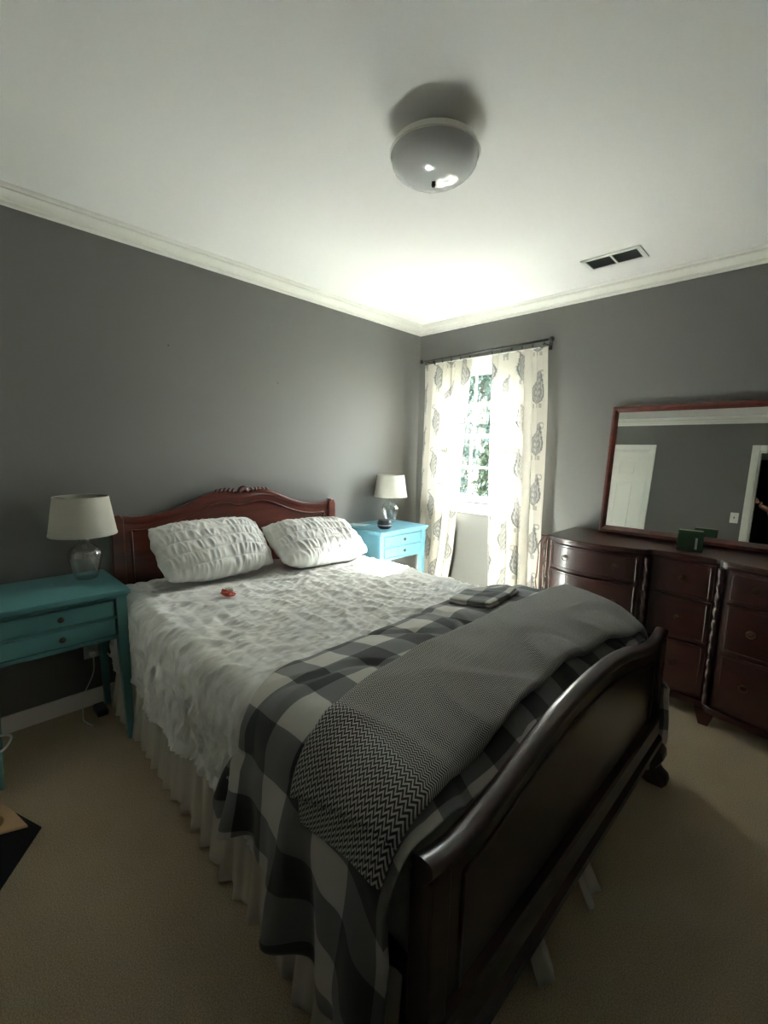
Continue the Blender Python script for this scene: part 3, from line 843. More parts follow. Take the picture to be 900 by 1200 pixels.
# bed skirt
sk = thing('bed_skirt', 'off-white gathered cotton bed skirt reaching the carpet under the coverlet', 'bed skirt', BED, BR)
def skirt(path, name, zt=0.335, seed=0.0, amp=0.014, zb=0.006):
    P = [Vector((*p, 0)) for p in path]
    L = [0]
    for a, b in zip(P[:-1], P[1:]): L.append(L[-1] + (b - a).length)
    T = L[-1]; nu = int(T / 0.007)
    def at(d):
        for i in range(len(P) - 1):
            if d <= L[i + 1] + 1e-9:
                t = (d - L[i]) / (L[i + 1] - L[i]); dr = (P[i + 1] - P[i]).normalized(); return P[i].lerp(P[i + 1], t), dr
        return P[-1], (P[-1] - P[-2]).normalized()
    def fn(u, v):
        d = u * T; p, dr = at(d); n = Vector((dr.y, -dr.x, 0))
        k = 0.2 + 0.8 * v
        w = amp * k * (math.sin(d * 2 * PI / 0.085 + 2.2 * nz(d * 3, seed)) + 0.5 * math.sin(d * 2 * PI / 0.047 + 3 * nz(d * 5, seed, 3)))
        w += 0.02 * v * nz(d * 2.5, seed + 4)
        z = zt + (zb + 0.008 * (nz(d * 9, seed) + 0.5) - zt) * v
        return p + n * (w + 0.036 * v) + Vector((0, 0, max(z, 0.003)))
    bm = grid(nu, 14, fn)
    o = obj(name, bm, M['skirt'], sk, smooth=True)
    m_ = o.modifiers.new('thick', 'SOLIDIFY'); m_.thickness = 0.002
skirt([(0.10, -0.728), (2.12, -0.734)], 'near_side_panel', seed=1.0)
skirt([(2.12, 0.728), (0.10, 0.728)], 'far_side_panel', seed=5.0)
# pieces peeking out under the footboard
for (yc, w) in ((-0.285, 0.030), (0.02, 0.035)):
    def fn(u, v, yc=yc, w=w):
        y = yc - w + 2 * w * u
        x = 2.150 + (0.085 + 0.01 * math.sin(u * 7 + yc * 9)) * v
        z = 0.150 * (1 - v) + 0.006 + 0.035 * u * v * (1 - v)
        return Vector((x, y + 0.02 * v * (u - 0.5), z))
    o = obj('foot_gather', grid(16, 10, fn), M['skirt'], sk, smooth=True)
    m_ = o.modifiers.new('thick', 'SOLIDIFY'); m_.thickness = 0.002

# pillows ---------------------------------------------------------------
def pillow(label, bottom_mid, top_mid, halfw, seed, skew=0.0, rot=0.0):
    halfw *= 1.04
    bmid = Vector(bottom_mid); tmid = Vector(top_mid)
    vdir = (tmid - bmid); hh = vdir.length / 2 * 1.02; vdir.normalize()
    udir = Vector((rot, 1, skew)).normalized()
    ndir = udir.cross(vdir).normalized()
    if ndir.x < 0: ndir = -ndir
    vdir = ndir.cross(udir).normalized()
    if vdir.z < 0: vdir = -vdir
    c = (bmid + tmid) / 2 + Vector((0, 0, 0.036)) + ndir * 0.01
    NU, NV = 200, 130
    def side(sg):
        def fn(i, j):
            a = i * 2 - 1; b = j * 2 - 1
            # pulled-in edges between pointy corners
            px = a * halfw * (1 - 0.05 * (1 - b * b) * 0 - 0.045 * (1 - abs(b)) * abs(a) ** 3)
            py = b * hh * (1 - 0.06 * (1 - abs(a)) * abs(b) ** 3)
            px *= math.sqrt(1 - 0.16 * b * b); py *= math.sqrt(1 - 0.16 * a * a)
            if b < 0: py *= 1 + 0.05 * (1 - a * a)
            t = max(0.0, (1 - abs(a) ** 3.2)) ** 0.55 * max(0.0, (1 - abs(b) ** 2.8)) ** 0.55
            th = 0.098 * t
            wx = a * halfw; wy = b * hh
            wy2 = wy + 0.018 * nz(wx * 4, wy * 3, seed)
            wx2 = wx + 0.02 * nz(wx * 5, wy * 6, seed + 8)
            band = abs(math.sin(PI * wy2 / 0.068)) ** 0.55
            p1 = 1 - abs(nz(wx2 * 34, wy * 11, seed)) * 2.6
            p2 = 1 - abs(nz(wx2 * 18 + wy * 6, wy * 7, seed + 2)) * 2.6
            hgt = (0.0125 * (band * (0.25 + 0.6 * p1 + 0.35 * p2)) + 0.012 * nz(wx * 6, wy * 5, seed + 5)) * min(1, t * 2.0)
            # crumpled edge
            px += 0.012 * nz(wy * 22, seed) * abs(a) ** 5; py += 0.012 * nz(wx * 22, seed + 3) * abs(b) ** 5
            return c + udir * px + vdir * py + ndir * sg * (th + hgt)
        return fn
    bm = bmesh.new()
    for sg in (1, -1):
        fn = side(sg)
        nu, nv = (NU, NV) if sg > 0 else (60, 40)
        nu, nv = NU, NV
        V = [[bm.verts.new(fn(i / nu, j / nv)) for j in range(nv + 1)] for i in range(nu + 1)]
        for i in range(nu):
            for j in range(nv):
                q = (V[i][j], V[i + 1][j], V[i + 1][j + 1], V[i][j + 1])
                bm.faces.new(q if sg > 0 else tuple(reversed(q)))
    bmesh.ops.remove_doubles(bm, verts=bm.verts, dist=1e-4)
    bmesh.ops.recalc_face_normals(bm, faces=bm.faces)
    o = obj('pillow', bm, M['white_cloth'], None, smooth=True)
    tag(o, label, 'pillow')
    return o
pillow('white ruched pillow leaning on the headboard, on the side of the larger glass lamp', (0.415, -2.06, 0.655), (0.135, -2.045, 0.895), 0.305, 1.1)
pillow('white ruched pillow lying low on the window side of the bed', (0.53, -1.43, 0.648), (0.20, -1.40, 0.835), 0.32, 6.3, skew=-0.02)

# folded sham lying on the duvet
sh = thing('folded_pillowcase', 'folded grey and white checked pillowcase lying flat on the duvet', 'pillowcase', (1.60, -1.45, 0.0), 0.0)
cc = [Vector((1.500, -1.545, 0)), Vector((1.470, -1.330, 0)), Vector((1.690, -1.255, 0)), Vector((1.715, -1.545, 0))]
def quad(u, v): return (cc[0] * (1 - u) + cc[3] * u) * (1 - v) + (cc[1] * (1 - u) + cc[2] * u) * v
for k, nm in enumerate(('lower_fold', 'upper_fold')):
    def fn(u, v, k=k):
        p = quad(0.03 * k + u * (1 - 0.06 * k), v * (1 - 0.05 * k))
        lx, ly = bl(p.x, p.y)
        q = duv(lx, ly, 0.010 + 0.013 * k)
        e = min(u, v, 1 - u, 1 - v)
        z = q.z + 0.004 * nz(u * 5, v * 4, k) - 0.006 * (1 - sstep(0, 0.08, e)) + 0.004
        return Vector((p.x - 1.60, p.y + 1.45, z))
    o = obj(nm, grid(30, 30, fn, lambda u, v: (u * 0.24, v * 0.26)), M['gingham_small'], sh, smooth=True)
    m_ = o.modifiers.new('thick', 'SOLIDIFY'); m_.thickness = 0.008; m_.offset = -1

# red and white wrapper on the bed
wr = thing('candy_wrapper', 'small crumpled red and white wrapper on the coverlet near the pillows', 'wrapper', (0.64, -2.155, 0.650), 0.5)
bm = bmesh.new()
bmesh.ops.create_icosphere(bm, subdivisions=3, radius=1)
for v in bm.verts:
    n = 1 + 0.35 * nz(v.co.x * 2.3, v.co.y * 2.3, v.co.z * 2.3)
    v.co = Vector((v.co.x * 0.036 * n, v.co.y * 0.022 * n, (v.co.z * 0.5 + 0.5) * 0.028 * n * (1 - 0.4 * v.co.x)))
obj('red_pouch', bm, mat('red_foil', (0.50, 0.085, 0.055), rough=0.35), wr)
bm = bmesh.new()
bmesh.ops.create_icosphere(bm, subdivisions=2, radius=1)
for v in bm.verts:
    n = 1 + 0.5 * nz(v.co.x * 2.9, v.co.y * 2.9, v.co.z * 2 + 4)
    v.co = Vector((v.co.x * 0.020 * n + 0.004, v.co.y * 0.014 * n + 0.012, 0.020 + (v.co.z * 0.5 + 0.5) * 0.024 * n))
obj('white_flap', bm, mat('white_paper', (0.7, 0.68, 0.6), rough=0.6), wr)

# ------------------------------------------------------------------ nightstands
def nightstand(label, loc, top_h, wid, dep, rz=0.0, T=None):
    t = thing('nightstand', label, 'nightstand', loc, rz)
    T = T or M['teal']; hw = wid / 2
    obj('top', newbox(0.0, dep, -hw, hw, top_h - 0.022, top_h, bev=0.004), T, t)
    obj('top_moulding', newbox(0.012, dep - 0.010, -hw + 0.010, hw - 0.010, top_h - 0.034, top_h - 0.022, bev=0.003), T, t)
    ab = top_h - 0.225; iw = hw - 0.022
    bm = bmesh.new()
    for s in (-1, 1): box(bm, 0.045, dep - 0.04, s * (iw - 0.012) - 0.007, s * (iw - 0.012) + 0.007, ab, top_h - 0.034)
    box(bm, 0.03, 0.044, -iw + 0.02, iw - 0.02, ab, top_h - 0.034)
    obj('side_panels', bm, T, t)
    xf = dep - 0.020
    bm = bmesh.new()
    zc = (ab + 0.022 + top_h - 0.045) / 2
    box(bm, xf - 0.03, xf - 0.004, -iw + 0.03, iw - 0.03, ab, ab + 0.020, bev=0.002)
    box(bm, xf - 0.03, xf - 0.006, -iw + 0.03, iw - 0.03, zc - 0.006, zc + 0.006)
    box(bm, xf - 0.03, xf - 0.006, -iw + 0.03, iw - 0.03, top_h - 0.044, top_h - 0.034)
    obj('front_rails', bm, T, t)
    for z0, z1 in ((ab + 0.023, zc - 0.009), (zc + 0.009, top_h - 0.047)):
        d = obj('drawer', newbox(xf - 0.05, xf - 0.001, -iw + 0.043, iw - 0.043, z0, z1, bev=0.002), T, t)
        bm = bmesh.new(); lathe(bm, [(0.0, 0.022), (0.009, 0.020), (0.013, 0.014), (0.009, 0.008), (0.005, 0.005), (0.005, 0.0)], 16)
        bmesh.ops.rotate(bm, verts=bm.verts, matrix=Matrix.Rotation(PI / 2, 3, 'Y')); bmesh.ops.translate(bm, verts=bm.verts, vec=(xf - 0.001, 0, (z0 + z1) / 2))
        obj('knob', bm, M['brushed'], d, smooth=True)
    for sx, sy in ((0, 1), (0, -1), (1, 1), (1, -1)):
        cx = 0.032 if sx == 0 else xf - 0.020; cy = sy * (iw - 0.012)
        bm = bmesh.new()
        rings = []
        for z, w, ox, oy in ((0.0, 0.013, 0.010 * (1 if sx else -1) * 0.6, 0.008 * sy), (ab - 0.02, 0.021, 0, 0), (top_h - 0.034, 0.021, 0, 0)):
            rings.append([bm.verts.new((cx + ox + a * w, cy + oy + b * w, z)) for a, b in ((-1, -1), (1, -1), (1, 1), (-1, 1))])
        for A, B in zip(rings[:-1], rings[1:]):
            for i in range(4): bm.faces.new((A[i], A[(i + 1) % 4], B[(i + 1) % 4], B[i]))
        bm.faces.new(list(reversed(rings[0]))); bm.faces.new(rings[-1])
        bmesh.ops.bevel(bm, geom=list(bm.edges), offset=0.002, segments=1, affect='EDGES')
        obj('leg', bm, T, t)
    return t
nightstand('teal two-drawer nightstand at the left edge carrying the larger lamp', (0.022, -2.787, 0), 0.727, 0.522, 0.445)
nightstand('teal two-drawer nightstand in the corner beside the window curtain', (0.020, -0.640, 0), 0.785, 0.54, 0.432, 0.0, M['teal_lit'])

# ------------------------------------------------------------------ lamps
def lamp(label, loc, k, dz_=0.0):
    t = thing('table_lamp', label, 'lamp', loc)
    s = k
    outer = [(0.045, 0.002), (0.050, 0.006), (0.056, 0.03), (0.068, 0.075), (0.078, 0.115), (0.078, 0.135), (0.062, 0.160), (0.034, 0.180), (0.022, 0.195), (0.019, 0.215), (0.021, 0.232)]
    inner = [(max(r - 0.0035, 0.002), z) for r, z in reversed(outer)]
    inner[-1] = (0.040, 0.008)
    bm = bmesh.new(); lathe(bm, [(0.0, 0.002)] + [(r * s, z * s) for r, z in outer] + [(r * s, z * s) for r, z in inner] + [(0.0, 0.008 * s)], 40, cap=False)
    bmesh.ops.recalc_face_normals(bm, faces=bm.faces)
    obj('glass_base', bm, M['lampglass'], t, smooth=True)
    # small handle ring of the jug neck
    bm = bmesh.new(); tube(bm, [(0.0, (-0.020 - 0.016 * math.sin(a)) * s, (0.205 + 0.020 * math.cos(a)) * s) for a in [PI * j / 10 for j in range(11)]], 0.003 * s, 8)
    obj('handle', bm, M['lampglass'], t, smooth=True)
    bm = bmesh.new(); lathe(bm, [(0.0, 0.0), (0.020, 0.0), (0.021, 0.012), (0.012, 0.018), (0.012, 0.045), (0.0, 0.045)], 20, c=(0, 0, 0.230 * s))
    obj('socket', bm, M['brushed'], t, smooth=True)
    z0 = 0.232 * s; z1 = z0 + 0.192 * s; r0_, r1_ = 0.149 * s, 0.120 * s
    bm = bmesh.new(); lathe(bm, [(r0_, z0), (r1_, z1), (r1_ - 0.003, z1), (r0_ - 0.003, z0), (r0_, z0)], 56, cap=False); bmesh.ops.recalc_face_normals(bm, faces=bm.faces)
    sh_ = obj('lamp_shade', bm, M['shade'], t, smooth=True, sharp=40)
    bm = bmesh.new()
    for (r, z) in ((r0_, z0 + 0.004), (r1_, z1 - 0.004)):
        bm = bmesh.new(); lathe(bm, [(r + 0.0008, z - 0.005), (r + 0.0012, z), (r + 0.0006, z + 0.005)], 56, cap=False)
        obj('shade_trim', bm, M['shade'], sh_, smooth=True)
    bm = bmesh.new(); 
    for a in (0, 2.09, 4.19): tube(bm, [(0, 0, z1 - 0.02), ((r1_ - 0.003) * math.cos(a), (r1_ - 0.003) * math.sin(a), z1 - 0.004)], 0.0016, 6)
    tube(bm, [(0, 0, 0.27 * s), (0, 0, z1 - 0.018)], 0.003, 8)
    obj('shade_spider', bm, M['brushed'], t)
    # bulb
    bm = bmesh.new(); lathe(bm, [(0.012, 0.0), (0.014, 0.02), (0.028, 0.05), (0.030, 0.065), (0.022, 0.085), (0.0, 0.094)], 20, c=(0, 0, 0.276 * s)); obj('bulb', bm, M['plasticwhite'], t, smooth=True)
    return t
lamp('clear glass jug lamp with linen shade on the nightstand at the left edge', (0.160, -2.628, 0.7275), 0.93)
lamp('smaller clear glass lamp with linen shade on the corner nightstand', (0.150, -0.500, 0.7855), 0.91)

# smart speaker puck on corner nightstand
ec = thing('speaker', 'small black round speaker puck on the corner nightstand in front of the lamp', 'speaker', (0.335, -0.755, 0.7855))
bm = bmesh.new(); lathe(bm, [(0.0, 0.0), (0.040, 0.0), (0.052, 0.012), (0.056, 0.030), (0.056, 0.045), (0.048, 0.062), (0.0, 0.064)], 32); obj('speaker_body', bm, M['dark'], ec, smooth=True, sharp=35)
bm = bmesh.new(); lathe(bm, [(0.047, 0.0625), (0.046, 0.0655), (0.040, 0.0655), (0.040, 0.0640)], 32, cap=False); obj('top_ring', bm, mat('dark_grey_plastic', (0.05, 0.055, 0.06), rough=0.25), ec, smooth=True)
bm = bmesh.new()
lathe(bm, [(0.0565, 0.026), (0.0578, 0.029), (0.0565, 0.032)], 32, cap=False); obj('band', bm, mat('silver_band', (0.35, 0.36, 0.38), rough=0.3, metal=0.8), ec, smooth=True)
# paper / tissue on corner nightstand
pp = thing('paper_leaflet', 'flat pale paper leaflet lying at the back of the corner nightstand', 'paper', (0.115, -0.82, 0.7865), 0.35)
def fn(u, v): return Vector((u * 0.15 - 0.075, v * 0.10 - 0.05, 0.004 + 0.010 * (u - 0.3) ** 2 + 0.006 * nz(u * 3, v * 3)))
o = obj('sheet', grid(12, 8, fn), mat('pale_paper', (0.48, 0.60, 0.58), rough=0.5), pp, smooth=True)
m_ = o.modifiers.new('t', 'SOLIDIFY'); m_.thickness = 0.002

# wall outlet with plug and cord
ol = thing('wall_outlet', 'white wall outlet with a plug, low on the wall under the left nightstand', 'outlet', (0.0, -2.60, 0.315))
obj('outlet_plate', newbox(0, 0.006, -0.035, 0.035, -0.057, 0.057, bev=0.003), M['plasticwhite'], ol)
obj('plug', newbox(0.006, 0.035, -0.014, 0.014, -0.04, -0.012, bev=0.004), M['plasticwhite'], ol)
bm = bmesh.new(); tube(bm, smoothpts([(0.033, -2.60, 0.29), (0.06, -2.61, 0.20), (0.05, -2.66, 0.08), (0.08, -2.67, 0.012), (0.15, -2.68, 0.006), (0.22, -2.66, 0.006)]), 0.003, 6)
o = obj('lamp_cord', bm, M['plasticwhite'], None, smooth=True); tag(o, 'thin white power cord trailing from the outlet down to the carpet', 'cord')
bm = bmesh.new(); box(bm, -0.05, 0.05, -0.025, 0.025, 0, 0.035, bev=0.008)
o = obj('power_strip', bm, M['dark']); o.location = (0.115, -2.60, 0.0); tag(o, 'small black power block on the carpet behind the left nightstand leg', 'power strip')
# white cable loop hung on the left front leg
bm = bmesh.new(); pts = [(0.505 + 0.004 * math.sin(3 * a), -3.018 + 0.040 * math.cos(a), 0.236 + 0.030 * math.sin(a) + 0.006 * math.cos(2 * a)) for a in [2 * PI * i / 28 for i in range(28)]]
tube(bm, pts, 0.0045, 8, closed=True)
tube(bm, smoothpts([(0.505, -3.056, 0.232), (0.500, -3.068, 0.11), (0.48, -3.075, 0.006), (0.40, -3.10, 0.006)]), 0.0045, 8)
o = obj('charging_cable', bm, M['plasticwhite'], None, smooth=True); tag(o, 'white cable looped around the front leg at the left edge', 'cable')

# ------------------------------------------------------------------ things on the floor at the left edge
M['matblack'] = mat('black_mat', (0.012, 0.012, 0.015), rough=0.85, spec=0.2, bump=(400, 0.6, 0.002))
bm = bmesh.new()
prism(bm, [(0.767, -2.940), (1.16, -3.205), (0.93, -3.27), (0.56, -3.02)][::-1], 'z', 0.001, 0.006)
o = obj('floor_mat', bm, M['matblack']); tag(o, 'thin black mat corner on the carpet at the left edge', 'mat')
M['tan'] = mat('tan_board', (0.52, 0.34, 0.19), rough=0.6, var=(20, 0.1))
tb = thing('wooden_tray', 'tan wooden tray poking in at the left edge above the black mat', 'tray', (0.618, -3.040, 0.007))
bm = bmesh.new(); prism(bm, [(0.120, 0.066), (-0.02, 0.034), (-0.16, -0.03), (-0.10, -0.14), (0.06, -0.09)], 'z', 0.0, 0.010, bev=0.002); obj('tray_board', bm, M['tan'], tb)
bm = bmesh.new(); box(bm, -0.13, 0.02, -0.115, -0.03, 0.010, 0.07, bev=0.01); obj('dark_block', bm, M['matblack'], tb)
bm = bmesh.new(); bmesh.ops.create_uvsphere(bm, u_segments=20, v_segments=12, radius=0.019); bmesh.ops.translate(bm, verts=bm.verts, vec=(0.058, -0.010, 0.029)); obj('brass_knob', bm, M['brass'], tb, smooth=True)

# ------------------------------------------------------------------ dresser
DC = 2.18
YF = [(0.0, -0.445), (0.13, -0.447), (0.150, -0.452), (0.168, -0.485), (0.29, -0.520), (0.42, -0.545), (0.56, -0.530), (0.66, -0.490), (0.72, -0.450)]
def yfr(x): return sinterp(YF, abs(x))
dr = thing('dresser', 'long dark mahogany serpentine-front dresser below the leaning mirror', 'dresser', (DC, 0, 0))
Dw = M['dresserwood']
xs = [-0.72 + 1.44 * k / 96 for k in range(97)]
def frontpoly(inset, back=-0.018, x0=-0.72, x1=0.72, n=96):
    q = [x0 + (x1 - x0) * k / n for k in range(n + 1)]
    return [(x, yfr(x) + inset) for x in q] + [(x1, back), (x0, back)]
bm = bmesh.new(); prism(bm, frontpoly(0.0), 'z', 0.848, 0.870, bev=0.005); obj('top', bm, Dw, dr)
bm = bmesh.new(); prism(bm, frontpoly(0.014, x0=-0.71, x1=0.71), 'z', 0.836, 0.848); obj('top_moulding', bm, Dw, dr)
bm = bmesh.new(); prism(bm, frontpoly(0.034, x0=-0.70, x1=0.70), 'z', 0.115, 0.836); obj('body', bm, Dw, dr)
bm = bmesh.new(); prism(bm, frontpoly(0.008, x0=-0.715, x1=0.715), 'z', 0.085, 0.118, bev=0.004); obj('base_moulding', bm, Dw, dr)
def bail(parent, x, z, y):
    bm = bmesh.new()
    lathe(bm, [(0.012, 0.0), (0.011, 0.002), (0.007, 0.004), (0.0, 0.005)], 20)
    bmesh.ops.rotate(bm, verts=bm.verts, matrix=Matrix.Rotation(PI / 2, 3, 'X')); bmesh.ops.translate(bm, verts=bm.verts, vec=(x, y, z))
    tube(bm, [(x + 0.017 * math.cos(a), y - 0.009, z - 0.006 + 0.017 * math.sin(a)) for a in [2 * PI * j / 20 for j in range(20)]], 0.002, 6, closed=True)
    obj('pull', bm, M['pull'], parent, smooth=True)
def drawer(x0, x1, z0, z1, pulls, name='drawer'):
    n = 30; q = [x0 + (x1 - x0) * k / n for k in range(n + 1)]
    poly = [(x, yfr(x) + 0.016) for x in q] + [(x, yfr(x) + 0.036) for x in reversed(q)]
    bm = bmesh.new(); prism(bm, poly, 'z', z0, z1, bev=0.003)
    o = obj(name, bm, Dw, dr)
    # cockbead frame
    bm = bmesh.new(); ins = 0.014
    P = [(x, yfr(x) + 0.0155, z1 - ins) for x in q if x0 + ins <= x <= x1 - ins]; Q = [(x, y, z0 + ins) for x, y, z in reversed(P)]
    tube(bm, P, 0.0022, 6); tube(bm, Q, 0.0022, 6); tube(bm, [P[0], Q[-1]], 0.0022, 6); tube(bm, [P[-1], Q[0]], 0.0022, 6)
    obj('bead', bm, Dw, o)
    for x in pulls: bail(o, x, (z0 + z1) / 2 + 0.01, yfr(x) + 0.016)
for s in (-1, 1):
    a, b = sorted((s * 0.190, s * 0.690))
    for z0, z1 in ((0.675, 0.828), (0.425, 0.665), (0.135, 0.415)): drawer(a, b, z0, z1, [s * 0.30, s * 0.58])
for z0, z1 in ((0.645, 0.828), (0.415, 0.635), (0.135, 0.405)): drawer(-0.132, 0.132, z0, z1, [0.0])
for s in (-1, 1):   # rope-turned quarter columns
    bm = bmesh.new(); nseg = 90; rings = []
    for k in range(nseg + 1):
        z = 0.12 + 0.705 * k / nseg
        ring = []
        for i in range(16):
            a = 2 * PI * i / 16
            r = 0.013 + (0.0035 * math.sin(2 * (a) + z * 95) if 0.16 < z < 0.79 else 0.003)
            ring.append(bm.verts.new((s * 0.160 + r * math.cos(a), -0.456 + r * math.sin(a), z)))
        rings.append(ring)
    for A, B in zip(rings[:-1], rings[1:]):
        for i in range(16): bm.faces.new((A[i], A[(i + 1) % 16], B[(i + 1) % 16], B[i]))
    bm.faces.new(list(reversed(rings[0]))); bm.faces.new(rings[-1])
    obj('turned_column', bm, Dw, dr, smooth=True)
for x in (-0.66, -0.16, 0.16, 0.66):
    y = yfr(x)
    bm = bmesh.new(); prism(bm, [(x - 0.045, 0.086), (x + 0.045, 0.086), (x + 0.035, 0.05), (x + 0.020, 0.0), (x - 0.020, 0.0), (x - 0.035, 0.05)], 'y', y + 0.02, y + 0.07, bev=0.004); obj('foot', bm, Dw, dr)
for x in (-0.66, 0.66):
    bm = newbox(x - 0.03, x + 0.03, -0.08, -0.03, 0.0, 0.086, bev=0.004); obj('foot', bm, Dw, dr)

# mirror leaning on the dresser
mt = math.radians(5.3)
mi = thing('dresser_mirror', 'wide mahogany framed mirror leaning on the wall on top of the dresser', 'mirror', (DC, -0.092, 0.8715))
mi.rotation_euler = (-mt, 0, 0)
MW, MH, FW = 0.532, 0.800, 0.036
mp_ = [(0, 0), (0, -0.022), (0.006, -0.028), (0.018, -0.030), (0.028, -0.022), (0.036, -0.016), (0.036, 0)]
def frame_piece(name, p0, p1, inn, w=1.0):
    p0 = Vector(p0); p1 = Vector(p1); d = (p1 - p0).normalized(); inn = Vector(inn)
    bm = bmesh.new()
    A = [bm.verts.new(p0 + d * a * (w if False else 1) + inn * a * w + Vector((0, b, 0))) for a, b in mp_]
    B = [bm.verts.new(p1 - d * a + inn * a * w + Vector((0, b, 0))) for a, b in mp_]
    n = len(mp_)
    for i in range(n): bm.faces.new((A[i], A[(i + 1) % n], B[(i + 1) % n], B[i]))
    bm.faces.new(A); bm.faces.new(list(reversed(B))); bmesh.ops.recalc_face_normals(bm, faces=bm.faces)
    obj(name, bm, M['bedwood'], mi)
frame_piece('frame_stile', (-MW, 0, 0), (-MW, 0, MH), (1, 0, 0))
frame_piece('frame_stile', (MW, 0, 0), (MW, 0, MH), (-1, 0, 0))
frame_piece('frame_rail', (-MW, 0, MH), (MW, 0, MH), (0, 0, -1))
frame_piece('frame_rail', (-MW, 0, 0), (MW, 0, 0), (0, 0, 1), 1.35)
obj('mirror_glass', newbox(-MW + 0.03, MW - 0.03, -0.014, -0.010, 0.03, MH - 0.03), M['mirror'], mi)
obj('backing', newbox(-MW + 0.02, MW - 0.02, -0.0095, -0.002, 0.02, MH - 0.02), M['dark'], mi)

# green box on the dresser
gb = thing('green_box', 'small dark green box with a pale edge standing on the dresser before the mirror', 'box', (2.180, -0.34, 0.8705), 0.12)
obj('case', newbox(-0.057, 0.057, -0.016, 0.016, 0, 0.110, bev=0.004), mat('dark_green_gloss', (0.030, 0.065, 0.035), rough=0.25, spec=0.6), gb)
obj('top_edge', newbox(-0.052, 0.052, -0.013, 0.013, 0.110, 0.1125), mat('olive_gold_edge', (0.34, 0.34, 0.20), rough=0.4), gb)
obj('pale_strip', newbox(0.022, 0.032, -0.0185, -0.016, 0.015, 0.075, bev=0.001), mat('silver_strip', (0.42, 0.48, 0.44), rough=0.3, metal=0.6), gb)  # narrow pale strip on the front of the box

# dark cords hanging at the left end of the dresser
ck = thing('hanging_cords', 'bunch of dark brown cords hanging at the window end of the dresser', 'cords', (1.422, -0.36, 0.0))
obj('peg', newbox(-0.04, 0.045, -0.004, 0.004, 0.836, 0.846, bev=0.001), M['dresserwood'], ck)
cm = [mat('brown_cord', (0.16, 0.07, 0.055), rough=0.5), mat('light_cord', (0.50, 0.40, 0.34), rough=0.4), mat('grey_cord', (0.10, 0.09, 0.085), rough=0.5)]
for k in range(16):
    x = -0.045 + 0.0046 * k; y = random.uniform(-0.055, 0.05); L = random.uniform(0.22, 0.40)
    pts = [(x * 0.7 + 0.01, y * 0.3, 0.842)]
    for j in range(1, 7): pts.append((x + 0.010 * nz(k * 3.1, j * 0.9), y + 0.012 * nz(k * 2.7, j, 4), 0.842 - L * j / 6))
    bm = bmesh.new(); tube(bm, smoothpts(pts, 4), random.uniform(0.0026, 0.0046), 6); obj('cord', bm, cm[k % 3 if k % 4 else 0], ck, smooth=True)

# ------------------------------------------------------------------ person taking the photo (only the arm shows in the mirror)
def skin(name, joints, bones, m, parent, sub=2):
    me = bpy.data.meshes.new(name); me.from_pydata([j[0] for j in joints], bones, []); me.materials.append(m)
    o = bpy.data.objects.new(name, me); link(o, parent)
    sk_ = o.modifiers.new('skin', 'SKIN'); 
    for i, j in enumerate(joints):
        r = j[1]; me.skin_vertices[0].data[i].radius = (r if isinstance(r, tuple) else (r, r))
        me.skin_vertices[0].data[i].use_root = (i == 0)
    sk_.use_smooth_shade = True
    sb = o.modifiers.new('sub', 'SUBSURF'); sb.levels = sub; sb.render_levels = sub
    return o
M['skin'] = mat('skin', (0.42, 0.22, 0.15), rough=0.5, spec=0.35)
M['shirt'] = fabric('black_tshirt', (0.012, 0.012, 0.014)); M['jeans'] = fabric('dark_jeans', (0.02, 0.025, 0.04)); M['hair'] = mat('dark_hair', (0.02, 0.013, 0.009), rough=0.5)
px, py = 2.73, -3.66
pe = thing('person', 'person in dark clothes standing in the open doorway, one bare arm raised', 'person', (px, py, 0), 0.35)
LH = Matrix.Rotation(-0.35, 3, 'Z') @ Vector((2.200 - px, -3.318 - py, 0)); LH.z = 1.47     # left hand on jamb
RH = Matrix.Rotation(-0.35, 3, 'Z') @ Vector((2.640 - px, -3.215 - py, 0)); RH.z = 1.335    # right hand holding phone
J = [((0, 0, 0.95), (0.150, 0.105)), ((0, 0.0, 1.10), (0.130, 0.095)), ((0, 0.0, 1.30), (0.155, 0.105)), ((0, -0.005, 1.44), (0.075, 0.065)), ((0, 0.005, 1.50), 0.048), ((0, 0.02, 1.56), 0.058), ((0, 0.025, 1.63), (0.076, 0.090)), ((0, 0.015, 1.71), (0.070, 0.080)),
     ((-0.17, 0, 1.405), 0.058), ((-0.33, 0.10, 1.27), 0.043), (tuple(LH + Vector((0.10, -0.06, -0.05))), 0.030), (tuple(LH + Vector((0.02, -0.02, -0.01))), (0.032, 0.018)),
     ((0.17, 0, 1.405), 0.058), ((0.215, 0.12, 1.17), 0.043), (tuple(RH + Vector((0.03, -0.09, -0.05))), 0.029), (tuple(RH + Vector((0.01, -0.02, -0.02))), (0.030, 0.018)),
     ((-0.10, 0, 0.88), 0.095), ((-0.11, 0.01, 0.50), 0.060), ((-0.11, -0.01, 0.10), 0.040), ((-0.115, 0.06, 0.035), (0.040, 0.030)), ((-0.12, 0.16, 0.028), (0.038, 0.022)),
     ((0.10, 0, 0.88), 0.095), ((0.11, 0.01, 0.50), 0.060), ((0.11, -0.01, 0.10), 0.040), ((0.115, 0.06, 0.035), (0.040, 0.030)), ((0.12, 0.16, 0.028), (0.038, 0.022))]
Bn = [(0, 1), (1, 2), (2, 3), (3, 4), (4, 5), (5, 6), (6, 7), (2, 8), (8, 9), (9, 10), (10, 11), (2, 12), (12, 13), (13, 14), (14, 15), (0, 16), (16, 17), (17, 18), (18, 19), (19, 20), (0, 21), (21, 22), (22, 23), (23, 24), (24, 25)]
skin('body', J, Bn, M['skin'], pe)
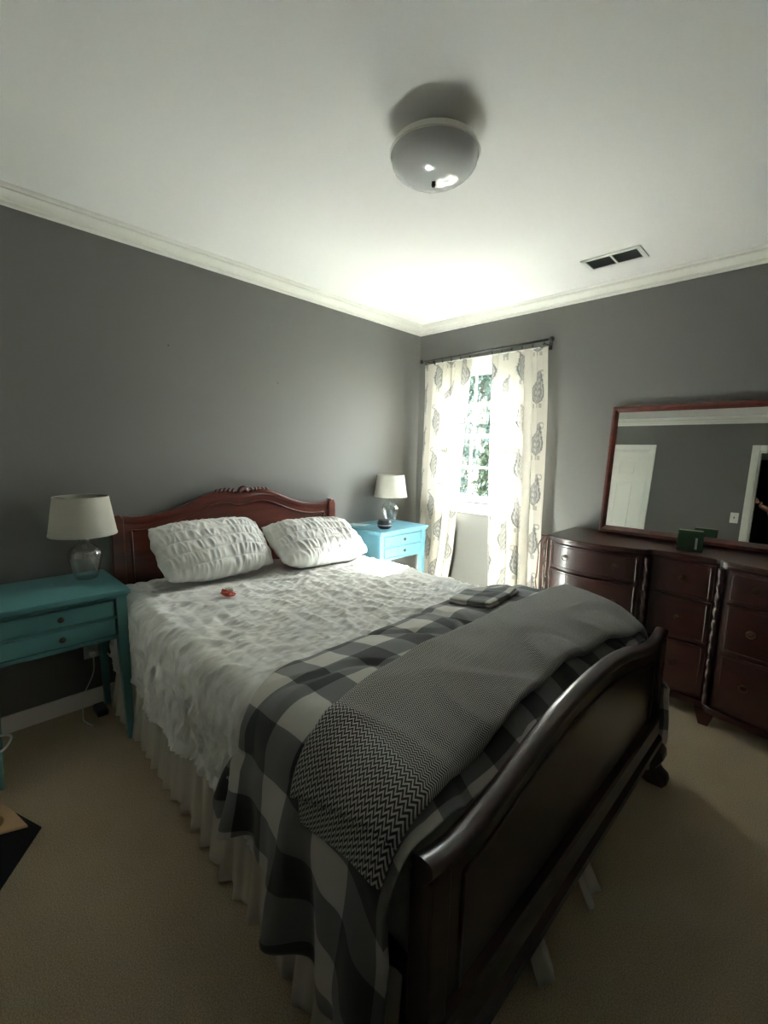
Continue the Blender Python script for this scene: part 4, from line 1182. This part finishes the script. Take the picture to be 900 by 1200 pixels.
sj = [(J[i][0], tuple(r * 1.10 + 0.006 for r in (J[i][1] if isinstance(J[i][1], tuple) else (J[i][1],) * 2))) for i in range(4)]
def lerp3(a, b, t): return tuple(Vector(a).lerp(Vector(b), t))
sj += [(J[8][0], (0.070, 0.070)), (lerp3(J[8][0], J[9][0], 0.75), (0.060, 0.060)), (J[12][0], (0.070, 0.070)), (lerp3(J[12][0], J[13][0], 0.75), (0.060, 0.060))]
skin('t_shirt', sj, [(0, 1), (1, 2), (2, 3), (2, 4), (4, 5), (2, 6), (6, 7)], M['shirt'], pe)
tj = [((0, 0, 0.98), (0.158, 0.115)), (J[16][0], (0.105, 0.108)), (J[17][0], (0.075, 0.075)), (J[18][0], (0.058, 0.058)), (J[21][0], (0.105, 0.108)), (J[22][0], (0.075, 0.075)), (J[23][0], (0.058, 0.058))]
skin('trousers', tj, [(0, 1), (1, 2), (2, 3), (0, 4), (4, 5), (5, 6)], M['jeans'], pe)
for s in (-1, 1):
    bm = bmesh.new(); bmesh.ops.create_uvsphere(bm, u_segments=16, v_segments=10, radius=1)
    for v in bm.verts: v.co = Vector((s * 0.118 + v.co.x * 0.052, 0.07 + v.co.y * 0.145, max(0.0, 0.045 + v.co.z * 0.05)))
    obj('shoe', bm, M['matblack'], pe, smooth=True)
bm = bmesh.new(); bmesh.ops.create_uvsphere(bm, u_segments=24, v_segments=16, radius=1)
for v in bm.verts: v.co = Vector((v.co.x * 0.088, -0.012 + v.co.y * 0.102, 1.705 + v.co.z * 0.088 - (0.06 if v.co.y < -0.2 and v.co.z < 0 else 0)))
obj('hair', bm, M['hair'], pe, smooth=True)
bm = bmesh.new()
for s in (-1, 1):
    r = bmesh.ops.create_uvsphere(bm, u_segments=10, v_segments=8, radius=0.011); bmesh.ops.translate(bm, verts=r['verts'], vec=(s * 0.031, 0.106, 1.655))
obj('eyes', bm, mat('eye_white', (0.6, 0.6, 0.6), rough=0.2), pe, smooth=True)
bm = bmesh.new(); prism(bm, [(0.095, 1.645), (0.128, 1.612), (0.095, 1.605)], 'x', -0.012, 0.012, bev=0.004); obj('nose', bm, M['skin'], pe, smooth=True)
bm = bmesh.new(); tube(bm, [(-0.022, 0.104, 1.578), (0, 0.112, 1.576), (0.022, 0.104, 1.578)], 0.005, 8); obj('mouth', bm, mat('lips', (0.35, 0.12, 0.10), rough=0.4), pe, smooth=True)
bm = bmesh.new()
for s in (-1, 1):
    r = bmesh.ops.create_uvsphere(bm, u_segments=10, v_segments=8, radius=1)
    for v in r['verts']: v.co = Vector((s * 0.080 + v.co.x * 0.010, 0.02 + v.co.y * 0.018, 1.64 + v.co.z * 0.030))
obj('ears', bm, M['skin'], pe, smooth=True)
# fingers of both hands
def fingers(base, up, side, fwd, curl):
    base = Vector(base); up = Vector(up).normalized(); side = Vector(side).normalized(); fwd = Vector(fwd).normalized()
    for k, L in enumerate((0.068, 0.078, 0.072, 0.056)):
        b = base + side * (0.027 - 0.018 * k) + up * 0.01
        d1 = (up * math.cos(curl * 0.4) + fwd * math.sin(curl * 0.4)); d2 = (up * math.cos(curl) + fwd * math.sin(curl)); d3 = (up * math.cos(curl * 1.7) + fwd * math.sin(curl * 1.7))
        q = [b, b + d1 * L * 0.55, b + d1 * L * 0.55 + d2 * L * 0.4, b + d1 * L * 0.55 + d2 * L * 0.4 + d3 * L * 0.35]
        skin('finger', [(tuple(p), r) for p, r in zip(q, (0.010, 0.0095, 0.0085, 0.007))], [(0, 1), (1, 2), (2, 3)], M['skin'], pe, 1)
    b = base + side * 0.026 - up * 0.02
    skin('thumb', [(tuple(b), 0.012), (tuple(b + side * 0.028 + up * 0.022), 0.011), (tuple(b + side * 0.034 + up * 0.052 + fwd * 0.012), 0.0085)], [(0, 1), (1, 2)], M['skin'], pe, 1)
fingers(LH, (-0.15, 0.0, 1), (1, 0.2, 0), (-0.6, -0.5, 0), 0.7)
fingers(RH, (-0.8, 0.1, 0.45), (0.3, 0, -0.9), (-0.2, 0.9, 0.0), 0.6)
# phone just behind the camera
ph = bpy.data.objects.new('phone', None); link(ph); mm = mw.copy(); mm.translation = CAM - f_ * 0.018 - u_ * 0.05 + r_ * 0.012; ph.matrix_world = mm
tag(ph, 'black phone held up by the person in the doorway', 'phone')
obj('phone_body', newbox(-0.037, 0.037, -0.080, 0.066, 0.0, 0.008, bev=0.003), M['dark'], ph)

# ------------------------------------------------------------------ light
w = bpy.data.worlds.new('world'); sc.world = w; w.use_nodes = True; nt = w.node_tree
bg = nt.nodes['Background']
sky = nt.nodes.new('ShaderNodeTexSky'); sky.sky_type = 'NISHITA'; sky.sun_disc = False; sky.sun_elevation = math.radians(43); sky.sun_rotation = 0.0; sky.dust_density = 2.0
SKY = 0.95
mxx = nt.nodes.new('ShaderNodeMix'); mxx.data_type = 'RGBA'; mxx.inputs[0].default_value = 0.6; mxx.inputs[7].default_value = (6.4, 5.95, 6.2, 1)
nt.links.new(sky.outputs[0], mxx.inputs[6]); nt.links.new(mxx.outputs[2], bg.inputs['Color']); bg.inputs['Strength'].default_value = SKY
sd = bpy.data.lights.new('sun', 'SUN'); sd.energy = 88; sd.angle = math.radians(0.6); sd.color = (1.0, 0.955, 0.93)
so = bpy.data.objects.new('sun', sd); link(so)
d = Vector((0.08, -1, -0.95)); so.rotation_euler = d.to_track_quat('-Z', 'Y').to_euler(); so.location = (0, 6, 6)
pd = bpy.data.lights.new('window_portal', 'AREA'); pd.shape = 'RECTANGLE'; pd.size = WX1 - WX0; pd.size_y = WZ1 - WZ0; pd.cycles.is_portal = True
po = bpy.data.objects.new('window_portal', pd); link(po); po.location = ((WX0 + WX1) / 2, 0.145, (WZ0 + WZ1) / 2); po.rotation_euler = (-PI / 2, 0, 0)

# ------------------------------------------------------------------ colour management
sc.view_settings.view_transform = 'Standard'
sc.view_settings.look = 'None'
sc.view_settings.gamma = 1.0
sc.view_settings.use_curve_mapping = False
sc.view_settings.exposure = 2.95
sc.cycles.max_bounces = 14
sc.cycles.diffuse_bounces = 8
sc.cycles.glossy_bounces = 6
sc.cycles.transmission_bounces = 8
sc.cycles.transparent_max_bounces = 12
sc.cycles.sample_clamp_indirect = 12
sc.cycles.use_denoising = True
